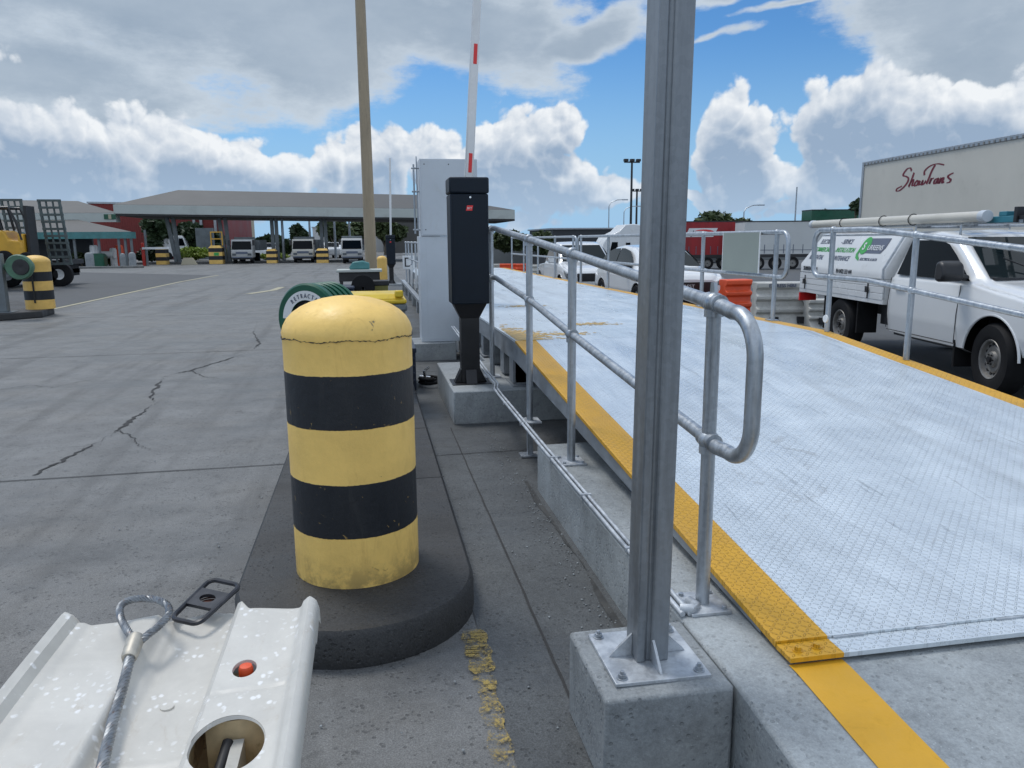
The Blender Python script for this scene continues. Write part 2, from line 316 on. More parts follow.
# ------------------------------------------------------------------ mesh builder
WM = {}
def wmat(o): return WM.get(o.name, Matrix.Identity(4)) if o is not None else Matrix.Identity(4)
def put(o, parent=None, loc=(0, 0, 0), rotz=0.0):
    COL.objects.link(o); o.location = loc; o.rotation_euler = (0, 0, rotz)
    m = Matrix.Translation(loc) @ Matrix.Rotation(rotz, 4, 'Z')
    if parent is not None:
        o.parent = parent; m = wmat(parent) @ m
    WM[o.name] = m
def thing(name, label, cat, loc=(0, 0, 0), rotz=0.0, group=None):
    o = bpy.data.objects.new(name, None); o.empty_display_size = 0.2; put(o, None, loc, rotz)
    o['label'] = label; o['category'] = cat
    if group: o['group'] = group
    return o
def tag(o, label, cat, group=None):
    o['label'] = label; o['category'] = cat
    if group: o['group'] = group
    return o
def struct(o): o['kind'] = 'structure'; return o
class MB:
    def __init__(s): s.v = []; s.f = []; s.m = []; s.mi = 0; s.X = None
    def add(s, vs, fs):
        b = len(s.v)
        for p in vs:
            p = Vector(p)
            s.v.append(s.X @ p if s.X else p)
        for f in fs: s.f.append([b+i for i in f]); s.m.append(s.mi)
        return s
    def box(s, c, d, rot=None):
        hx, hy, hz = d[0]/2, d[1]/2, d[2]/2
        vs = [Vector((x, y, z)) for x in (-hx, hx) for y in (-hy, hy) for z in (-hz, hz)]
        if rot: e = Euler(rot).to_matrix(); vs = [e @ v for v in vs]
        c = Vector(c)
        return s.add([v+c for v in vs], [(0, 1, 3, 2), (4, 6, 7, 5), (0, 4, 5, 1), (2, 3, 7, 6), (0, 2, 6, 4), (1, 5, 7, 3)])
    def lohi(s, a, b): return s.box([(a[i]+b[i])/2 for i in range(3)], [abs(b[i]-a[i]) for i in range(3)])
    def tube(s, pts, r, n=12, caps=True, closed=False):
        pts = [Vector(p) for p in pts]; k = len(pts)
        rs = r if isinstance(r, (list, tuple)) else [r]*k
        rings = []; prev = None
        for i, p in enumerate(pts):
            if closed: t = pts[(i+1) % k]-pts[i-1]
            else: t = pts[min(i+1, k-1)]-pts[max(i-1, 0)]
            t.normalize()
            if prev is None:
                a = Vector((0, 0, 1)) if abs(t.z) < 0.9 else Vector((1, 0, 0))
                nrm = (a-a.dot(t)*t).normalized()
            else: nrm = (prev-prev.dot(t)*t).normalized()
            prev = nrm; bn = t.cross(nrm)
            rings.append([p+rs[i]*(math.cos(2*PI*j/n)*nrm+math.sin(2*PI*j/n)*bn) for j in range(n)])
        vs = [q for rg in rings for q in rg]; fs = []
        kk = k if closed else k-1
        for i in range(kk):
            for j in range(n):
                a = i*n+j; b = i*n+(j+1) % n; c = ((i+1) % k)*n+(j+1) % n; d = ((i+1) % k)*n+j
                fs.append((a, d, c, b))
        if caps and not closed: fs.append(tuple(range(n))); fs.append(tuple(reversed(range((k-1)*n, k*n))))
        return s.add(vs, fs)
    def cyl(s, a, b, r, r2=None, n=16): return s.tube([a, b], [r, r if r2 is None else r2], n)
    def lathe(s, prof, c=(0, 0, 0), n=32, axis='Z', ms=None, cap=True):
        c = Vector(c); b = len(s.v); vs = []
        for (r, z) in prof:
            for j in range(n):
                x, y = r*math.cos(2*PI*j/n), r*math.sin(2*PI*j/n)
                vs.append(c+(Vector((x, y, z)) if axis == 'Z' else Vector((x, z, y)) if axis == 'Y' else Vector((z, x, y))))
        keep = s.mi
        for p in vs: s.v.append(s.X @ p if s.X else p)
        for i in range(len(prof)-1):
            for j in range(n):
                s.f.append([b+i*n+j, b+i*n+(j+1) % n, b+(i+1)*n+(j+1) % n, b+(i+1)*n+j]); s.m.append(ms[i] if ms else keep)
        for i, flip in ((0, True), (len(prof)-1, False)):
            if cap and prof[i][0] > 1e-5:
                s.f.append([b+i*n+j for j in (reversed(range(n)) if flip else range(n))]); s.m.append((ms[0] if i == 0 else ms[-1]) if ms else keep)
        return s
    def prism(s, poly, a, b, axis='Z'):
        n = len(poly)
        def P(u, v, w): return {'Z': (u, v, w), 'Y': (u, w, v), 'X': (w, u, v)}[axis]
        vs = [P(u, v, a) for u, v in poly]+[P(u, v, b) for u, v in poly]
        fs = [tuple(range(n)), tuple(reversed(range(n, 2*n)))]+[(i, i+n, (i+1) % n+n, (i+1) % n) for i in range(n)]
        return s.add(vs, fs)
    def quad(s, *vs): return s.add(vs, [tuple(range(len(vs)))])
    def sphere(s, c, r, sc_=(1, 1, 1), n=16, m=10):
        c = Vector(c); vs = [c+Vector((0, 0, -r*sc_[2]))]
        for i in range(1, m):
            a = -PI/2+PI*i/m
            for j in range(n):
                b = 2*PI*j/n; vs.append(c+Vector((r*sc_[0]*math.cos(a)*math.cos(b), r*sc_[1]*math.cos(a)*math.sin(b), r*sc_[2]*math.sin(a))))
        vs.append(c+Vector((0, 0, r*sc_[2]))); fs = []
        for j in range(n): fs.append((0, 1+(j+1) % n, 1+j))
        for i in range(m-2):
            for j in range(n): fs.append((1+i*n+j, 1+i*n+(j+1) % n, 1+(i+1)*n+(j+1) % n, 1+(i+1)*n+j))
        L = len(vs)-1
        for j in range(n): fs.append((L, 1+(m-2)*n+j, 1+(m-2)*n+(j+1) % n))
        return s.add(vs, fs)
    def build(s, name, mats, parent=None, world=False, bevel=0.0, smooth=True, loc=None, fix=True, seg=2):
        if not isinstance(mats, (list, tuple)): mats = [mats]
        vs = s.v
        if parent is None:
            if loc is None:
                lo = [min(v[i] for v in vs) for i in range(3)]; hi = [max(v[i] for v in vs) for i in range(3)]
                loc = Vector(((lo[0]+hi[0])/2, (lo[1]+hi[1])/2, lo[2])) 
            vs = [v-Vector(loc) for v in vs]
        elif world:
            inv = wmat(parent).inverted(); vs = [inv @ v for v in vs]
        me = bpy.data.meshes.new(name); me.from_pydata([tuple(v) for v in vs], [], s.f); 
        for m in mats: me.materials.append(MT[m] if isinstance(m, str) else m)
        for i, p in enumerate(me.polygons): p.material_index = s.m[i]
        if fix:
            bm = bmesh.new(); bm.from_mesh(me); bmesh.ops.recalc_face_normals(bm, faces=bm.faces); bm.to_mesh(me); bm.free()
        if smooth:
            for p in me.polygons: p.use_smooth = True
            me.set_sharp_from_angle(angle=R_(38))
        o = bpy.data.objects.new(name, me)
        put(o, parent, loc if parent is None else (0, 0, 0))
        if bevel > 0:
            md = o.modifiers.new('bevel', 'BEVEL'); md.width = bevel; md.segments = seg; md.limit_method = 'ANGLE'; md.angle_limit = R_(40)
            md.harden_normals = False
        return o
def text(name, body, size, mat, parent, loc, rot=(PI/2, 0, 0), align='LEFT', xs=1.0, ext=0.0015, shear=0.0, bold=0.0):
    cu = bpy.data.curves.new(name, 'FONT'); cu.body = body; cu.size = size; cu.extrude = ext; cu.align_x = align; cu.shear = shear; cu.offset = bold
    tmp = bpy.data.objects.new(name+'_src', cu)
    me = bpy.data.meshes.new_from_object(tmp); me.name = name
    bpy.data.objects.remove(tmp); 
    me.materials.clear(); me.materials.append(MT[mat])
    o = bpy.data.objects.new(name, me); COL.objects.link(o); o.parent = parent; o.location = loc; o.rotation_euler = rot; o.scale = (xs, 1, 1)
    return o
def copy_tree(o, parent=None):
    c = o.copy(); COL.objects.link(c)
    if parent is not None: c.parent = parent
    for ch in o.children: copy_tree(ch, c)
    return c
# ------------------------------------------------------------------ sky and light
w = bpy.data.worlds.new('World'); sc.world = w; w.use_nodes = True
nt = w.node_tree; t = NT(nt, '2D')
for nd in list(nt.nodes): nt.nodes.remove(nd)
SUN_AZ, SUN_EL = -35.0, 62.0      # degrees from +Y towards +X, above the horizon
sky = t.n('ShaderNodeTexSky', sky_type='NISHITA'); sky.sun_disc = False
sky.sun_elevation = R_(SUN_EL); sky.sun_rotation = R_(SUN_AZ); sky.air_density = 1.0; sky.dust_density = 0.5; sky.ozone_density = 2.0
def azel(px, py):
    v = ray(px, py).normalized(); return (math.atan2(v.x, v.y), math.asin(v.z), 0)
# clouds: (pixel x, pixel y, half width, half height, weight)
CUM = [(5, 160, 105, 58, 1.1), (95, 168, 95, 56, 1.1), (165, 172, 60, 44, 1.0), (235, 176, 70, 38, 1.1), (290, 178, 44, 28, .9),
       (60, 205, 150, 26, .9), (345, 172, 24, 38, 1.0), (385, 168, 40, 40, 1.1), (445, 162, 50, 46, 1.1), (505, 155, 60, 58, 1.2), (562, 130, 24, 26, 1.0),
       (545, 180, 60, 38, 1.0), (605, 190, 40, 14, .8), (525, 216, 40, 10, .7), (738, 150, 44, 50, 1.1), (775, 178, 50, 26, .9), (850, 130, 58, 50, 1.1), (850, 175, 80, 34, 1.0),
       (935, 125, 70, 44, 1.1), (1010, 125, 70, 48, 1.1), (725, 196, 34, 10, .8), (820, 205, 60, 10, .7), (690, 186, 18, 8, .6), (1150, 110, 120, 70, 1), (-160, 130, 150, 80, 1),
       (40, 194, 50, 9, .7)]
LAY = [(100, -20, 330, 110, 1.0), (330, -4, 230, 80, 1.0), (470, 10, 150, 70, 1.0), (590, 24, 90, 24, 1.0), (40, 80, 180, 60, .8), (215, 95, 110, 50, .42), (300, 60, 160, 60, .7),
       (715, 40, 40, 4, .36), (735, 0, 50, 6, .42), (800, 16, 45, 3, .33), (950, 20, 110, 60, .9), (1000, 60, 120, 50, .9), (890, 55, 40, 24, .6),
       (1300, 0, 250, 90, .9), (-250, 0, 250, 150, .9), (200, -250, 380, 120, .8), (800, -300, 260, 80, .6)]
def blobs(g, P, lst):
    acc = None
    for (x, y, rx, ry, wt) in lst:
        c = azel(x, y)
        d = g.vmath('MULTIPLY', g.vmath('SUBTRACT', P, c), (767/rx, 767/ry, 0))
        q = g.vmath('LENGTH', d, out=1)
        v = g.math('MULTIPLY', g.math('SUBTRACT', 1.0, q), wt)
        acc = v if acc is None else g.math('SMOOTH_MAX', acc, v, 0.12)
    return acc
def newgroup(name):
    gr = bpy.data.node_groups.new(name, 'ShaderNodeTree')
    gr.interface.new_socket('P', in_out='INPUT', socket_type='NodeSocketVector')
    gr.interface.new_socket('D', in_out='OUTPUT', socket_type='NodeSocketFloat')
    g = NT(gr, '2D'); gi = g.n('NodeGroupInput'); go = g.n('NodeGroupOutput'); return gr, g, gi.outputs[0], go.inputs[0]
def warped(g, P, scale, amt, det=4):
    wn = g.n('ShaderNodeTexNoise', noise_dimensions='2D'); g.link(P, wn.inputs['Vector']); wn.inputs['Scale'].default_value = scale; wn.inputs['Detail'].default_value = det
    wv = g.vmath('SCALE', g.vmath('SUBTRACT', wn.outputs['Color'], (0.5, 0.5, 0.5))); wv.node.inputs[3].default_value = amt
    return g.vmath('ADD', P, wv)
gb, g, P_, o_ = newgroup('cumulus_mass'); g.link(blobs(g, warped(g, P_, 5, 0.09), CUM), o_)
gn, g, P_, o_ = newgroup('cumulus_billows')
Pw = warped(g, P_, 14, 0.030, 3); s_ = g.math('MULTIPLY', g.math('SUBTRACT', g.noise(P_, 9, 8, 0.62), 0.5), 0.62)
for sc2, a2 in ((17, .40), (38, .26), (85, .12), (190, .04)):
    vo = g.voro(Pw, sc2, 'F1'); s_ = g.math('ADD', s_, g.math('MULTIPLY', g.math('SUBTRACT', 0.42, g.math('MULTIPLY', vo, vo)), a2*1.0))
g.link(g.math('SUBTRACT', s_, 0.18), o_)
gl, g, P_, o_ = newgroup('layer_mass'); v = g.math('ADD', blobs(g, warped(g, P_, 3.2, 0.14), LAY), g.math('MULTIPLY', g.math('SUBTRACT', g.noise(g.vmath('MULTIPLY', P_, (1, 2.4, 1)), 5, 9, 0.64), 0.5), 1.25))
g.link(v, o_)
tc = t.n('ShaderNodeTexCoord'); sp = t.n('ShaderNodeSeparateXYZ'); t.link(t.vmath('NORMALIZE', tc.outputs['Generated']), sp.inputs[0])
az = t.math('ARCTAN2', sp.outputs[0], sp.outputs[1]); el = t.math('ARCSINE', sp.outputs[2])
cb = t.n('ShaderNodeCombineXYZ'); t.link(az, cb.inputs[0]); t.link(el, cb.inputs[1]); P = cb.outputs[0]
def use(gr, vec):
    nd = t.n('ShaderNodeGroup'); nd.node_tree = gr; t.link(vec, nd.inputs[0]); return nd.outputs[0]
B0 = use(gb, P); N0 = use(gn, P); B1 = use(gb, t.vmath('ADD', P, (0.004, 0.030, 0))); N1 = use(gn, t.vmath('ADD', P, (0.004, 0.0075, 0)))
d0 = t.math('ADD', B0, N0)
a_c = t.ramp(d0, 0.04, 0.20)
top = t.ramp(t.math('ADD', B1, t.math('MULTIPLY', N0, 0.9)), 0.62, -0.10)
rel = t.math('MULTIPLY', t.math('SUBTRACT', N0, N1), 2.0)
s = t.math('ADD', t.math('ADD', t.math('MULTIPLY', rel, t.ramp(top, 0.0, 0.5, 0.75, 1.0)), t.math('MULTIPLY', top, 0.80)), -0.02)
s = t.math('ADD', s, t.math('MULTIPLY', t.math('SUBTRACT', t.noise(P, 6, 4, 0.6), 0.5), 0.7), clamp=True)
ccol = t.mix(t.ramp(s, 0.0, 1.0, smooth=False), (0.29, 0.39, 0.53), (0.82, 0.85, 0.88))
ccol = t.mix(t.ramp(el, 0.11, 0.0, 0, 0.6), ccol, (0.42, 0.57, 0.75))
l0 = use(gl, P)
a_l = t.math('MULTIPLY', t.ramp(l0, 0.0, 0.30), 0.96)
ls = t.math('ADD', t.ramp(l0, 0.10, 0.62, 0.88, 0.20), t.math('MULTIPLY', t.math('SUBTRACT', t.noise(t.vmath('MULTIPLY', P, (1, 2.0, 1)), 6, 8, 0.62), 0.5), 0.7), clamp=True)
lcol = t.mix(ls, (0.30, 0.375, 0.465), (0.60, 0.67, 0.74))
bs = t.n('ShaderNodeBackground'); bs.inputs[1].default_value = 0.085
hz = t.mix(1.0, sky.outputs[0], (0.50, 0.90, 1.26), 'MULTIPLY')
t.link(t.mix(t.ramp(el, 0.26, -0.02, 0.0, 1.0), hz, (3.9, 6.3, 9.0)), bs.inputs[0])
b1 = t.n('ShaderNodeBackground'); t.link(lcol, b1.inputs[0]); b1.inputs[1].default_value = 1.0
b2 = t.n('ShaderNodeBackground'); t.link(ccol, b2.inputs[0]); b2.inputs[1].default_value = 1.0
m1 = t.n('ShaderNodeMixShader'); t.link(a_l, m1.inputs[0]); t.link(bs.outputs[0], m1.inputs[1]); t.link(b1.outputs[0], m1.inputs[2])
m2 = t.n('ShaderNodeMixShader'); t.link(a_c, m2.inputs[0]); t.link(m1.outputs[0], m2.inputs[1]); t.link(b2.outputs[0], m2.inputs[2])
# broken pale cloud cover added as fill light, unseen overhead and behind the view
b3 = t.n('ShaderNodeBackground'); b3.inputs[0].default_value = (0.60, 0.67, 0.76, 1); b3.inputs[1].default_value = 1.35
out_ = t.math('MAXIMUM', t.ramp(el, 0.42, 0.62), t.math('MULTIPLY', t.ramp(t.math('ABSOLUTE', t.math('SUBTRACT', az, -0.10)), 0.95, 1.25), t.ramp(el, 0.0, 0.1)))
cov = t.math('MULTIPLY', out_, t.ramp(t.noise(P, 1.7, 6, 0.6), 0.36, 0.52))
m3 = t.n('ShaderNodeMixShader'); t.link(cov, m3.inputs[0]); t.link(m2.outputs[0], m3.inputs[1]); t.link(b3.outputs[0], m3.inputs[2])
wo = t.n('ShaderNodeOutputWorld'); t.link(m3.outputs[0], wo.inputs[0])
w.cycles.sampling_method = 'MANUAL'; w.cycles.sample_map_resolution = 512
sl = bpy.data.lights.new('sun', 'SUN'); sl.energy = 1.5; sl.angle = R_(18); sl.color = (1, 0.97, 0.93)
so = bpy.data.objects.new('sun', sl); COL.objects.link(so)
sd = Vector((math.sin(R_(SUN_AZ))*math.cos(R_(SUN_EL)), math.cos(R_(SUN_AZ))*math.cos(R_(SUN_EL)), math.sin(R_(SUN_EL))))
so.rotation_euler = sd.to_track_quat('Z', 'Y').to_euler(); so.location = (0, 0, 30)
sc.view_settings.view_transform = 'Standard'; sc.view_settings.look = 'None'; sc.view_settings.exposure = 0.1; sc.view_settings.gamma = 1
# ------------------------------------------------------------------ ground
def zr(y): return -0.018*max(0, min(y, 75)-9)
g = MB(); XS = [-2500, 4.36, 7.0, 2500]; YS = [-2500, 9, 75, 2500]
g.add([(x, y, zr(y) if x > 5 else 0) for y in YS for x in XS], [(j*4+i, j*4+i+1, j*4+i+5, j*4+i+4) for j in range(3) for i in range(3)])
struct(g.build('ground', 'ground', loc=(0, 0, 0), smooth=False))
g = MB(); XS = [4.37, 7.0, 80]; YS = [-20, 9, 75, 110]
g.add([(x, y, (zr(y) if x > 5 else 0)+.004) for y in YS for x in XS], [(j*3+i, j*3+i+1, j*3+i+4, j*3+i+3) for j in range(3) for i in range(2)])
struct(g.build('service_road', 'asphalt', loc=(0, 0, 0), smooth=False))
def sheet(name, poly, z, mat):
    b = MB(); b.add([(x, y, z) for x, y in poly], [tuple(range(len(poly)))])
    return struct(b.build(name, mat, loc=(0, 0, 0)))
def flat(px): return [tuple(at_z(x, y)[:2]) for x, y in px]
sheet('walkway', [(0.385, -1), (1.25, -1), (1.25, 60), (0.385, 60)], 0.004, 'strip')
sheet('asphalt_patch', [(-7.9, 18.0), (-7.75, 40.5), (-17.5, 48.5), (-45, 48.5), (-45, 18.0)], 0.004, 'asphalt')
def ribbon(name, pts, wfun, z, mat, jag=0.0, sub=8):
    P2 = []
    for i in range(len(pts)-1):
        a, b = Vector(pts[i]), Vector(pts[i+1])
        for k in range(sub): P2.append(a.lerp(b, k/sub))
    P2.append(Vector(pts[-1]))
    if jag: P2 = [p+Vector((random.uniform(-jag, jag), random.uniform(-jag, jag)*1.5)) for p in P2]
    b = MB(); L = []; 
    for i, p in enumerate(P2):
        tg = (P2[min(i+1, len(P2)-1)]-P2[max(i-1, 0)]).normalized(); nn = Vector((-tg.y, tg.x)); wd = wfun(i/len(P2))
        L += [(p.x+nn.x*wd, p.y+nn.y*wd, z), (p.x-nn.x*wd, p.y-nn.y*wd, z)]
    b.add(L, [(2*i, 2*i+1, 2*i+3, 2*i+2) for i in range(len(P2)-1)])
    return struct(b.build(name, mat, loc=(0, 0, 0)))
crack = [(35, 475), (70, 457), (108, 437), (118, 431), (140, 414), (157, 403), (150, 397), (160, 382), (165, 376), (190, 371), (232, 358), (250, 352), (260, 344), (254, 333), (257, 322)]
ribbon('pavement_crack', flat(crack), lambda u: max(.0012, 0.011*(math.sin(u*31)+.35*math.sin(u*83)+.55)*random.uniform(.5, 1.3)), 0.005, 'joint', 0.020, 14)
ribbon('pavement_crack', flat([(118, 431), (132, 436), (139, 446), (150, 450)]), lambda u: .005*(1-u)+.001, 0.005, 'joint', 0.014, 10)
ribbon('pavement_crack', flat([(190, 371), (205, 377), (221, 379)]), lambda u: .006*(1-u)+.001, 0.005, 'joint', 0.02, 10)
ribbon('pavement_crack', flat([(-10, 392), (30, 385), (52, 388), (90, 380)]), lambda u: .004*random.random()+.001, 0.005, 'joint', 0.02, 10)
for y in (5.62, 11.95, 18.3, 24.6, 31.0):
    ribbon('pavement_joint', [(-30, y-0.5), (-0.62, y)], lambda u: random.uniform(0.004, 0.009), 0.005, 'joint', 0.004, 60)
for y in (3.0-2.0, 5.6, 9.4, 13.5, 17.5): ribbon('pavement_joint', [(0.42, y), (1.2, y+.02)], lambda u: random.uniform(0.003, 0.006), 0.008, 'joint', 0.003, 14)
ribbon('pavement_joint', [(0.637, -0.5), (0.637, 6.45)], lambda u: random.uniform(0.003, 0.006), 0.008, 'joint', 0.002, 60)
ribbon('lane_line', [(-7.75, 18.0), (-7.70, 34), (-7.3, 40)], lambda u: 0.07, 0.009, 'cream_line', 0, 4)
ribbon('lane_line', [(-3.75, 25.2), (-3.2, 26.9), (-3.1, 28.6)], lambda u: 0.12, 0.008, 'cream_line', 0, 4)
# worn yellow walkway line
def worn(name, lo, hi):
    m, nt, p = nodes_of(name); t = NT(nt); co = t.obj()
    n = t.math('ADD', t.math('MULTIPLY', t.noise(co, 16, 8, 0.75, 0.5), 0.6), t.math('MULTIPLY', t.noise(co, 90, 4, 0.8), 0.4))
    f = t.math('MULTIPLY', t.ramp(n, lo, hi), 0.9)
    c = t.mix(t.ramp(t.noise(co, 60, 4, 0.7), 0.35, 0.65), (0.060, 0.064, 0.066), (0.105, 0.11, 0.112))
    y = t.mix(t.ramp(t.noise(co, 40, 5, 0.7), 0.35, 0.65), (0.27, 0.20, 0.07), (0.46, 0.33, 0.08))
    t.link(y, p.inputs['Base Color']); t.link(f, p.inputs['Alpha']); p.inputs['Roughness'].default_value = 0.65; return m
MT['flake'] = worn('faded_walkway_paint', 0.44, 0.56); MT['flake2'] = worn('faint_walkway_paint', 0.48, 0.58)
ribbon('worn_walkway_line', [(0.358, 2.60), (0.362, 2.93)], lambda u: (0.050+.006*math.sin(u*17)+random.uniform(-.002, .002))*(1-.35*abs(2*u-1)**6), 0.0095, 'flake', 0.001, 60)
ribbon('worn_walkway_line', [(0.338, 1.4), (0.356, 2.58)], lambda u: 0.036+.007*math.sin(u*41)+random.uniform(-.002, .002), 0.0095, 'flake2', 0.001, 160)
# small gravel and grit lying along the slab foot
b = MB(); rr = random.Random(5)
for i in range(420):
    if i % 3: x, y = rr.gauss(0.93, 0.05), rr.uniform(2.4, 6.3)
    else: x, y = rr.uniform(-3.5, 0.95), rr.uniform(1.6, 6)
    if -0.62 < x < 0.43 and y > 2.6: continue
    if x > 0.985: continue
    b.sphere((x, y, 0.008), rr.uniform(0.002, 0.0065), (1, rr.uniform(.6, 1.4), .6), 5, 4)
o = b.build('grit', 'newcon', loc=(0, 0, 0)); o['kind'] = 'stuff'
# damp stain at the foot of the slab
b = MB(); N = 60; L = []
for i in range(N+1):
    y = 2.35+2.5*i/N; L += [(0.985, y, 0.0085), (0.985-(0.035+0.03*math.sin(i*0.13+1)+0.012*math.sin(i*.41)+random.uniform(-.004, .004))*(1-0.6*i/N), y, 0.0085)]
b.add(L, [(2*i, 2*i+1, 2*i+3, 2*i+2) for i in range(N)])
struct(b.build('damp_edge', pm('damp_concrete', (0.055, 0.055, 0.053), 0.45, var=0.3, scale=12), loc=(0, 0, 0)))
# ------------------------------------------------------------------ kerbed island
def island_poly(x0, x1, y0, y1, inset=0.0, n=20):
    cxm = (x0+x1)/2; r = (x1-x0)/2-inset; pts = [(x0+inset, y1), (x0+inset, y0+r)]
    for i in range(1, n): a = PI+PI*i/n; pts.append((cxm+r*math.cos(a), y0+(x1-x0)/2+(r*math.sin(a))))
    pts += [(x1-inset, y0+r), (x1-inset, y1)]; return pts
b = MB(); o1 = island_poly(-0.62, 0.405, 2.735, 24); o2 = island_poly(-0.62, 0.405, 2.735, 24, 0.018); n = len(o1)
vs = [(x, y, 0) for x, y in o1]+[(x, y, 0.125) for x, y in o1]+[(x, y, 0.15) for x, y in o2]
b.add(vs, [(i, (i+1) % n, n+(i+1) % n, n+i) for i in range(n)]+[(n+i, n+(i+1) % n, 2*n+(i+1) % n, 2*n+i) for i in range(n)]+[tuple(range(2*n, 3*n))])
struct(b.build('kerbed_island', 'island', loc=(0, 0, 0)))
b = MB()
for y in (4.6, 5.9, 7.3, 9, 11, 13): b.lohi((0.12, y, 0.1495), (0.406, y+0.008, 0.152))
b.lohi((0.10, 4.2, 0.1495), (0.106, 14, 0.152))
struct(b.build('kerb_joint', 'joint', loc=(0, 0, 0)))
c = at_z(68, 318, 0)
b = MB(); pl = [(-30, c.y-1.5), (-9.0, c.y-1.5), (c.x-0.85, c.y), (c.x-.6, c.y+0.25), (c.x-0.7, c.y+1.2), (-9, c.y+3.8), (-30, c.y+3.8)]
b.prism(pl, 0, 0.15); struct(b.build('side_island', 'island', loc=(0, 0, 0), bevel=0.02))
# ------------------------------------------------------------------ bollards
def bollard(name, label, x, y, z, r, h, dome, group, seam=True, bands=5, n=48, zs=None):
    b = MB(); hs = h-dome; prof = [(r, 0)]; ms = []
    rr2 = random.Random(int(x*100)+5)
    for i in range(bands):
        prof.append((r*(1-0.0*i), zs[i] if zs else hs*(i+1)/bands)); ms.append(i % 2)
    prof.append((r*1.012, hs+0.012)); ms.append(0)
    for i in range(1, 9):
        a = PI/2*i/8; prof.append((max(1e-6, r*math.cos(a)), hs+0.012+(dome-0.012)*math.sin(a))); ms.append(0)
    b.lathe(prof, n=n, ms=ms)
    t_ = b.build(name, ['bol_y', 'bol_k'] if not zs else [MT['stripe_main'], MT['stripe_main']], loc=(0, 0, 0)); t_.location = (x, y, z); WM[t_.name] = Matrix.Translation((x, y, z))
    tag(t_, label, 'bollard', group)
    if seam:
        s = MB(); N = 220; pts = []
        for i in range(N):
            a = 2*PI*i/N; pts.append((math.cos(a)*(r*1.0105), math.sin(a)*(r*1.0105), hs-0.006+rr2.uniform(-0.0035, 0.0035)+0.004*math.sin(a*7)))
        s.tube(pts, [rr2.uniform(0.0004, 0.0030) for _ in pts], 5, closed=True)
        s.build('crack', 'joint', t_)
    return t_
ZB = [at_y(350, py, 3.11).z-.15 for py in (540, 486, 431, 377)]
MT['stripe_main'] = striped('bollard_paint', ZB, (0.93, 0.61, 0.17), (0.010, 0.012, 0.016))
bollard('bollard', 'large domed yellow and black bollard on the rounded kerb end in the foreground', -0.103, 3.385, 0.15, 0.275, 1.222, 0.162, 'yellow and black bollards', zs=ZB+[1.055])
p = at_z(41, 308.5, 0.15)
lb = bollard('bollard', 'domed yellow and black bollard on the far left kerb in front of the forklift', p.x-.0, p.y, 0.15, 0.295, 1.20, 0.16, 'yellow and black bollards', seam=False)
b = MB(); b.lohi((0.0, -0.325, 0.15), (0.03, -0.29, 0.75)); b.build('bracket', 'joint', lb)
# grey post with a round green floodlight housing at the frame's left edge
p = at_z(5, 310, 0.15)
tp = thing('service_post', 'grey square steel post at the far left kerb beside the round green horn', 'post', (at_y(1, 300, p.y-.6).x, p.y-0.6, 0.15))
b = MB(); b.lohi((-.17, -.08, 0.012), (.13, .08, 1.25)); b.build('post', 'colpaint', tp, bevel=.01)
b = MB(); b.lohi((-.3, -.2, 0), (.25, .2, 0.012)); b.build('base_plate', 'colpaint', tp)
q = at_y(21, 267, p.y-0.7)
th = thing('alarm_horn', 'round green horn with a dark centre, held sideways on the grey post at left', 'horn', (q.x, q.y, q.z))
b = MB(); b.lathe([(0.05, .35), (.16, .3), (.22, .12), (.26, 0), (.27, -.1), (.25, -.14)], n=28, axis='Y'); b.cyl((-.45, .2, 0), (-.1, .1, 0), .07)
b.X = Matrix.Rotation(0, 4, 'Z'); b.build('housing', pm('faded_green', (0.07, 0.16, 0.10), .5, var=.2), th)
b = MB(); b.lathe([(.17, -.14), (.16, -.165), (.06, -.17), (.001, -.15)], c=(0.05, 0, 0), n=24, axis='Y'); b.build('grille', 'darkmetal', th)
# ------------------------------------------------------------------ concrete strip, apron, blocks
SL = 0.0905
def za(y): return 0.302+(y-1.93)*0.085
zq = za(-1.6); T_ = [(1.018, -1.6, zq), (5.2, -1.6, zq), (5.2, 1.93, .302), (5.2, 2.2, .302), (1.75, 2.2, .302), (1.75, 4.68, .302), (1.018, 4.68, .302), (1.018, 1.93, .302)]
b = MB(); b.add(T_+[(x, y, -.05) for x, y, z in T_], [(0, 1, 2, 7), (7, 2, 3, 4, 5, 6)]+[(i, (i+1) % 8, 8+(i+1) % 8, 8+i) for i in range(8)]+[tuple(range(8, 16))])
struct(b.build('concrete_slab', 'apron', loc=(0, 0, 0), bevel=0.012))
b = MB(); z0, z1 = za(-1.2)+.0035, za(1.93)+.0035
b.add([(1.222, -1.2, z0), (1.402, -1.2, z0), (1.402, 1.93, z1), (1.222, 1.93, z1), (1.402, 1.975, z1), (1.222, 1.975, z1)], [(0, 1, 2, 3), (3, 2, 4, 5)])
struct(b.build('ramp_edge_line', 'apron_yellow', loc=(0, 0, 0)))
b = MB(); b.lohi((0.612, 1.905, 0), (1.010, 2.315, 0.302))
tag(b.build('concrete_block', 'newcon', bevel=0.012), 'square grey concrete footing block carrying the tall galvanised column in the foreground', 'concrete block', 'concrete footing blocks')
# ------------------------------------------------------------------ galvanised column
cxx, cyy = 0.812, 2.112
tcn = thing('steel_column', 'tall galvanised square steel column bolted to a concrete block in the foreground', 'column', (cxx, cyy, 0.302))
tcn.rotation_euler = (0, R_(0.6), 0)
b = MB(); a = 0.051
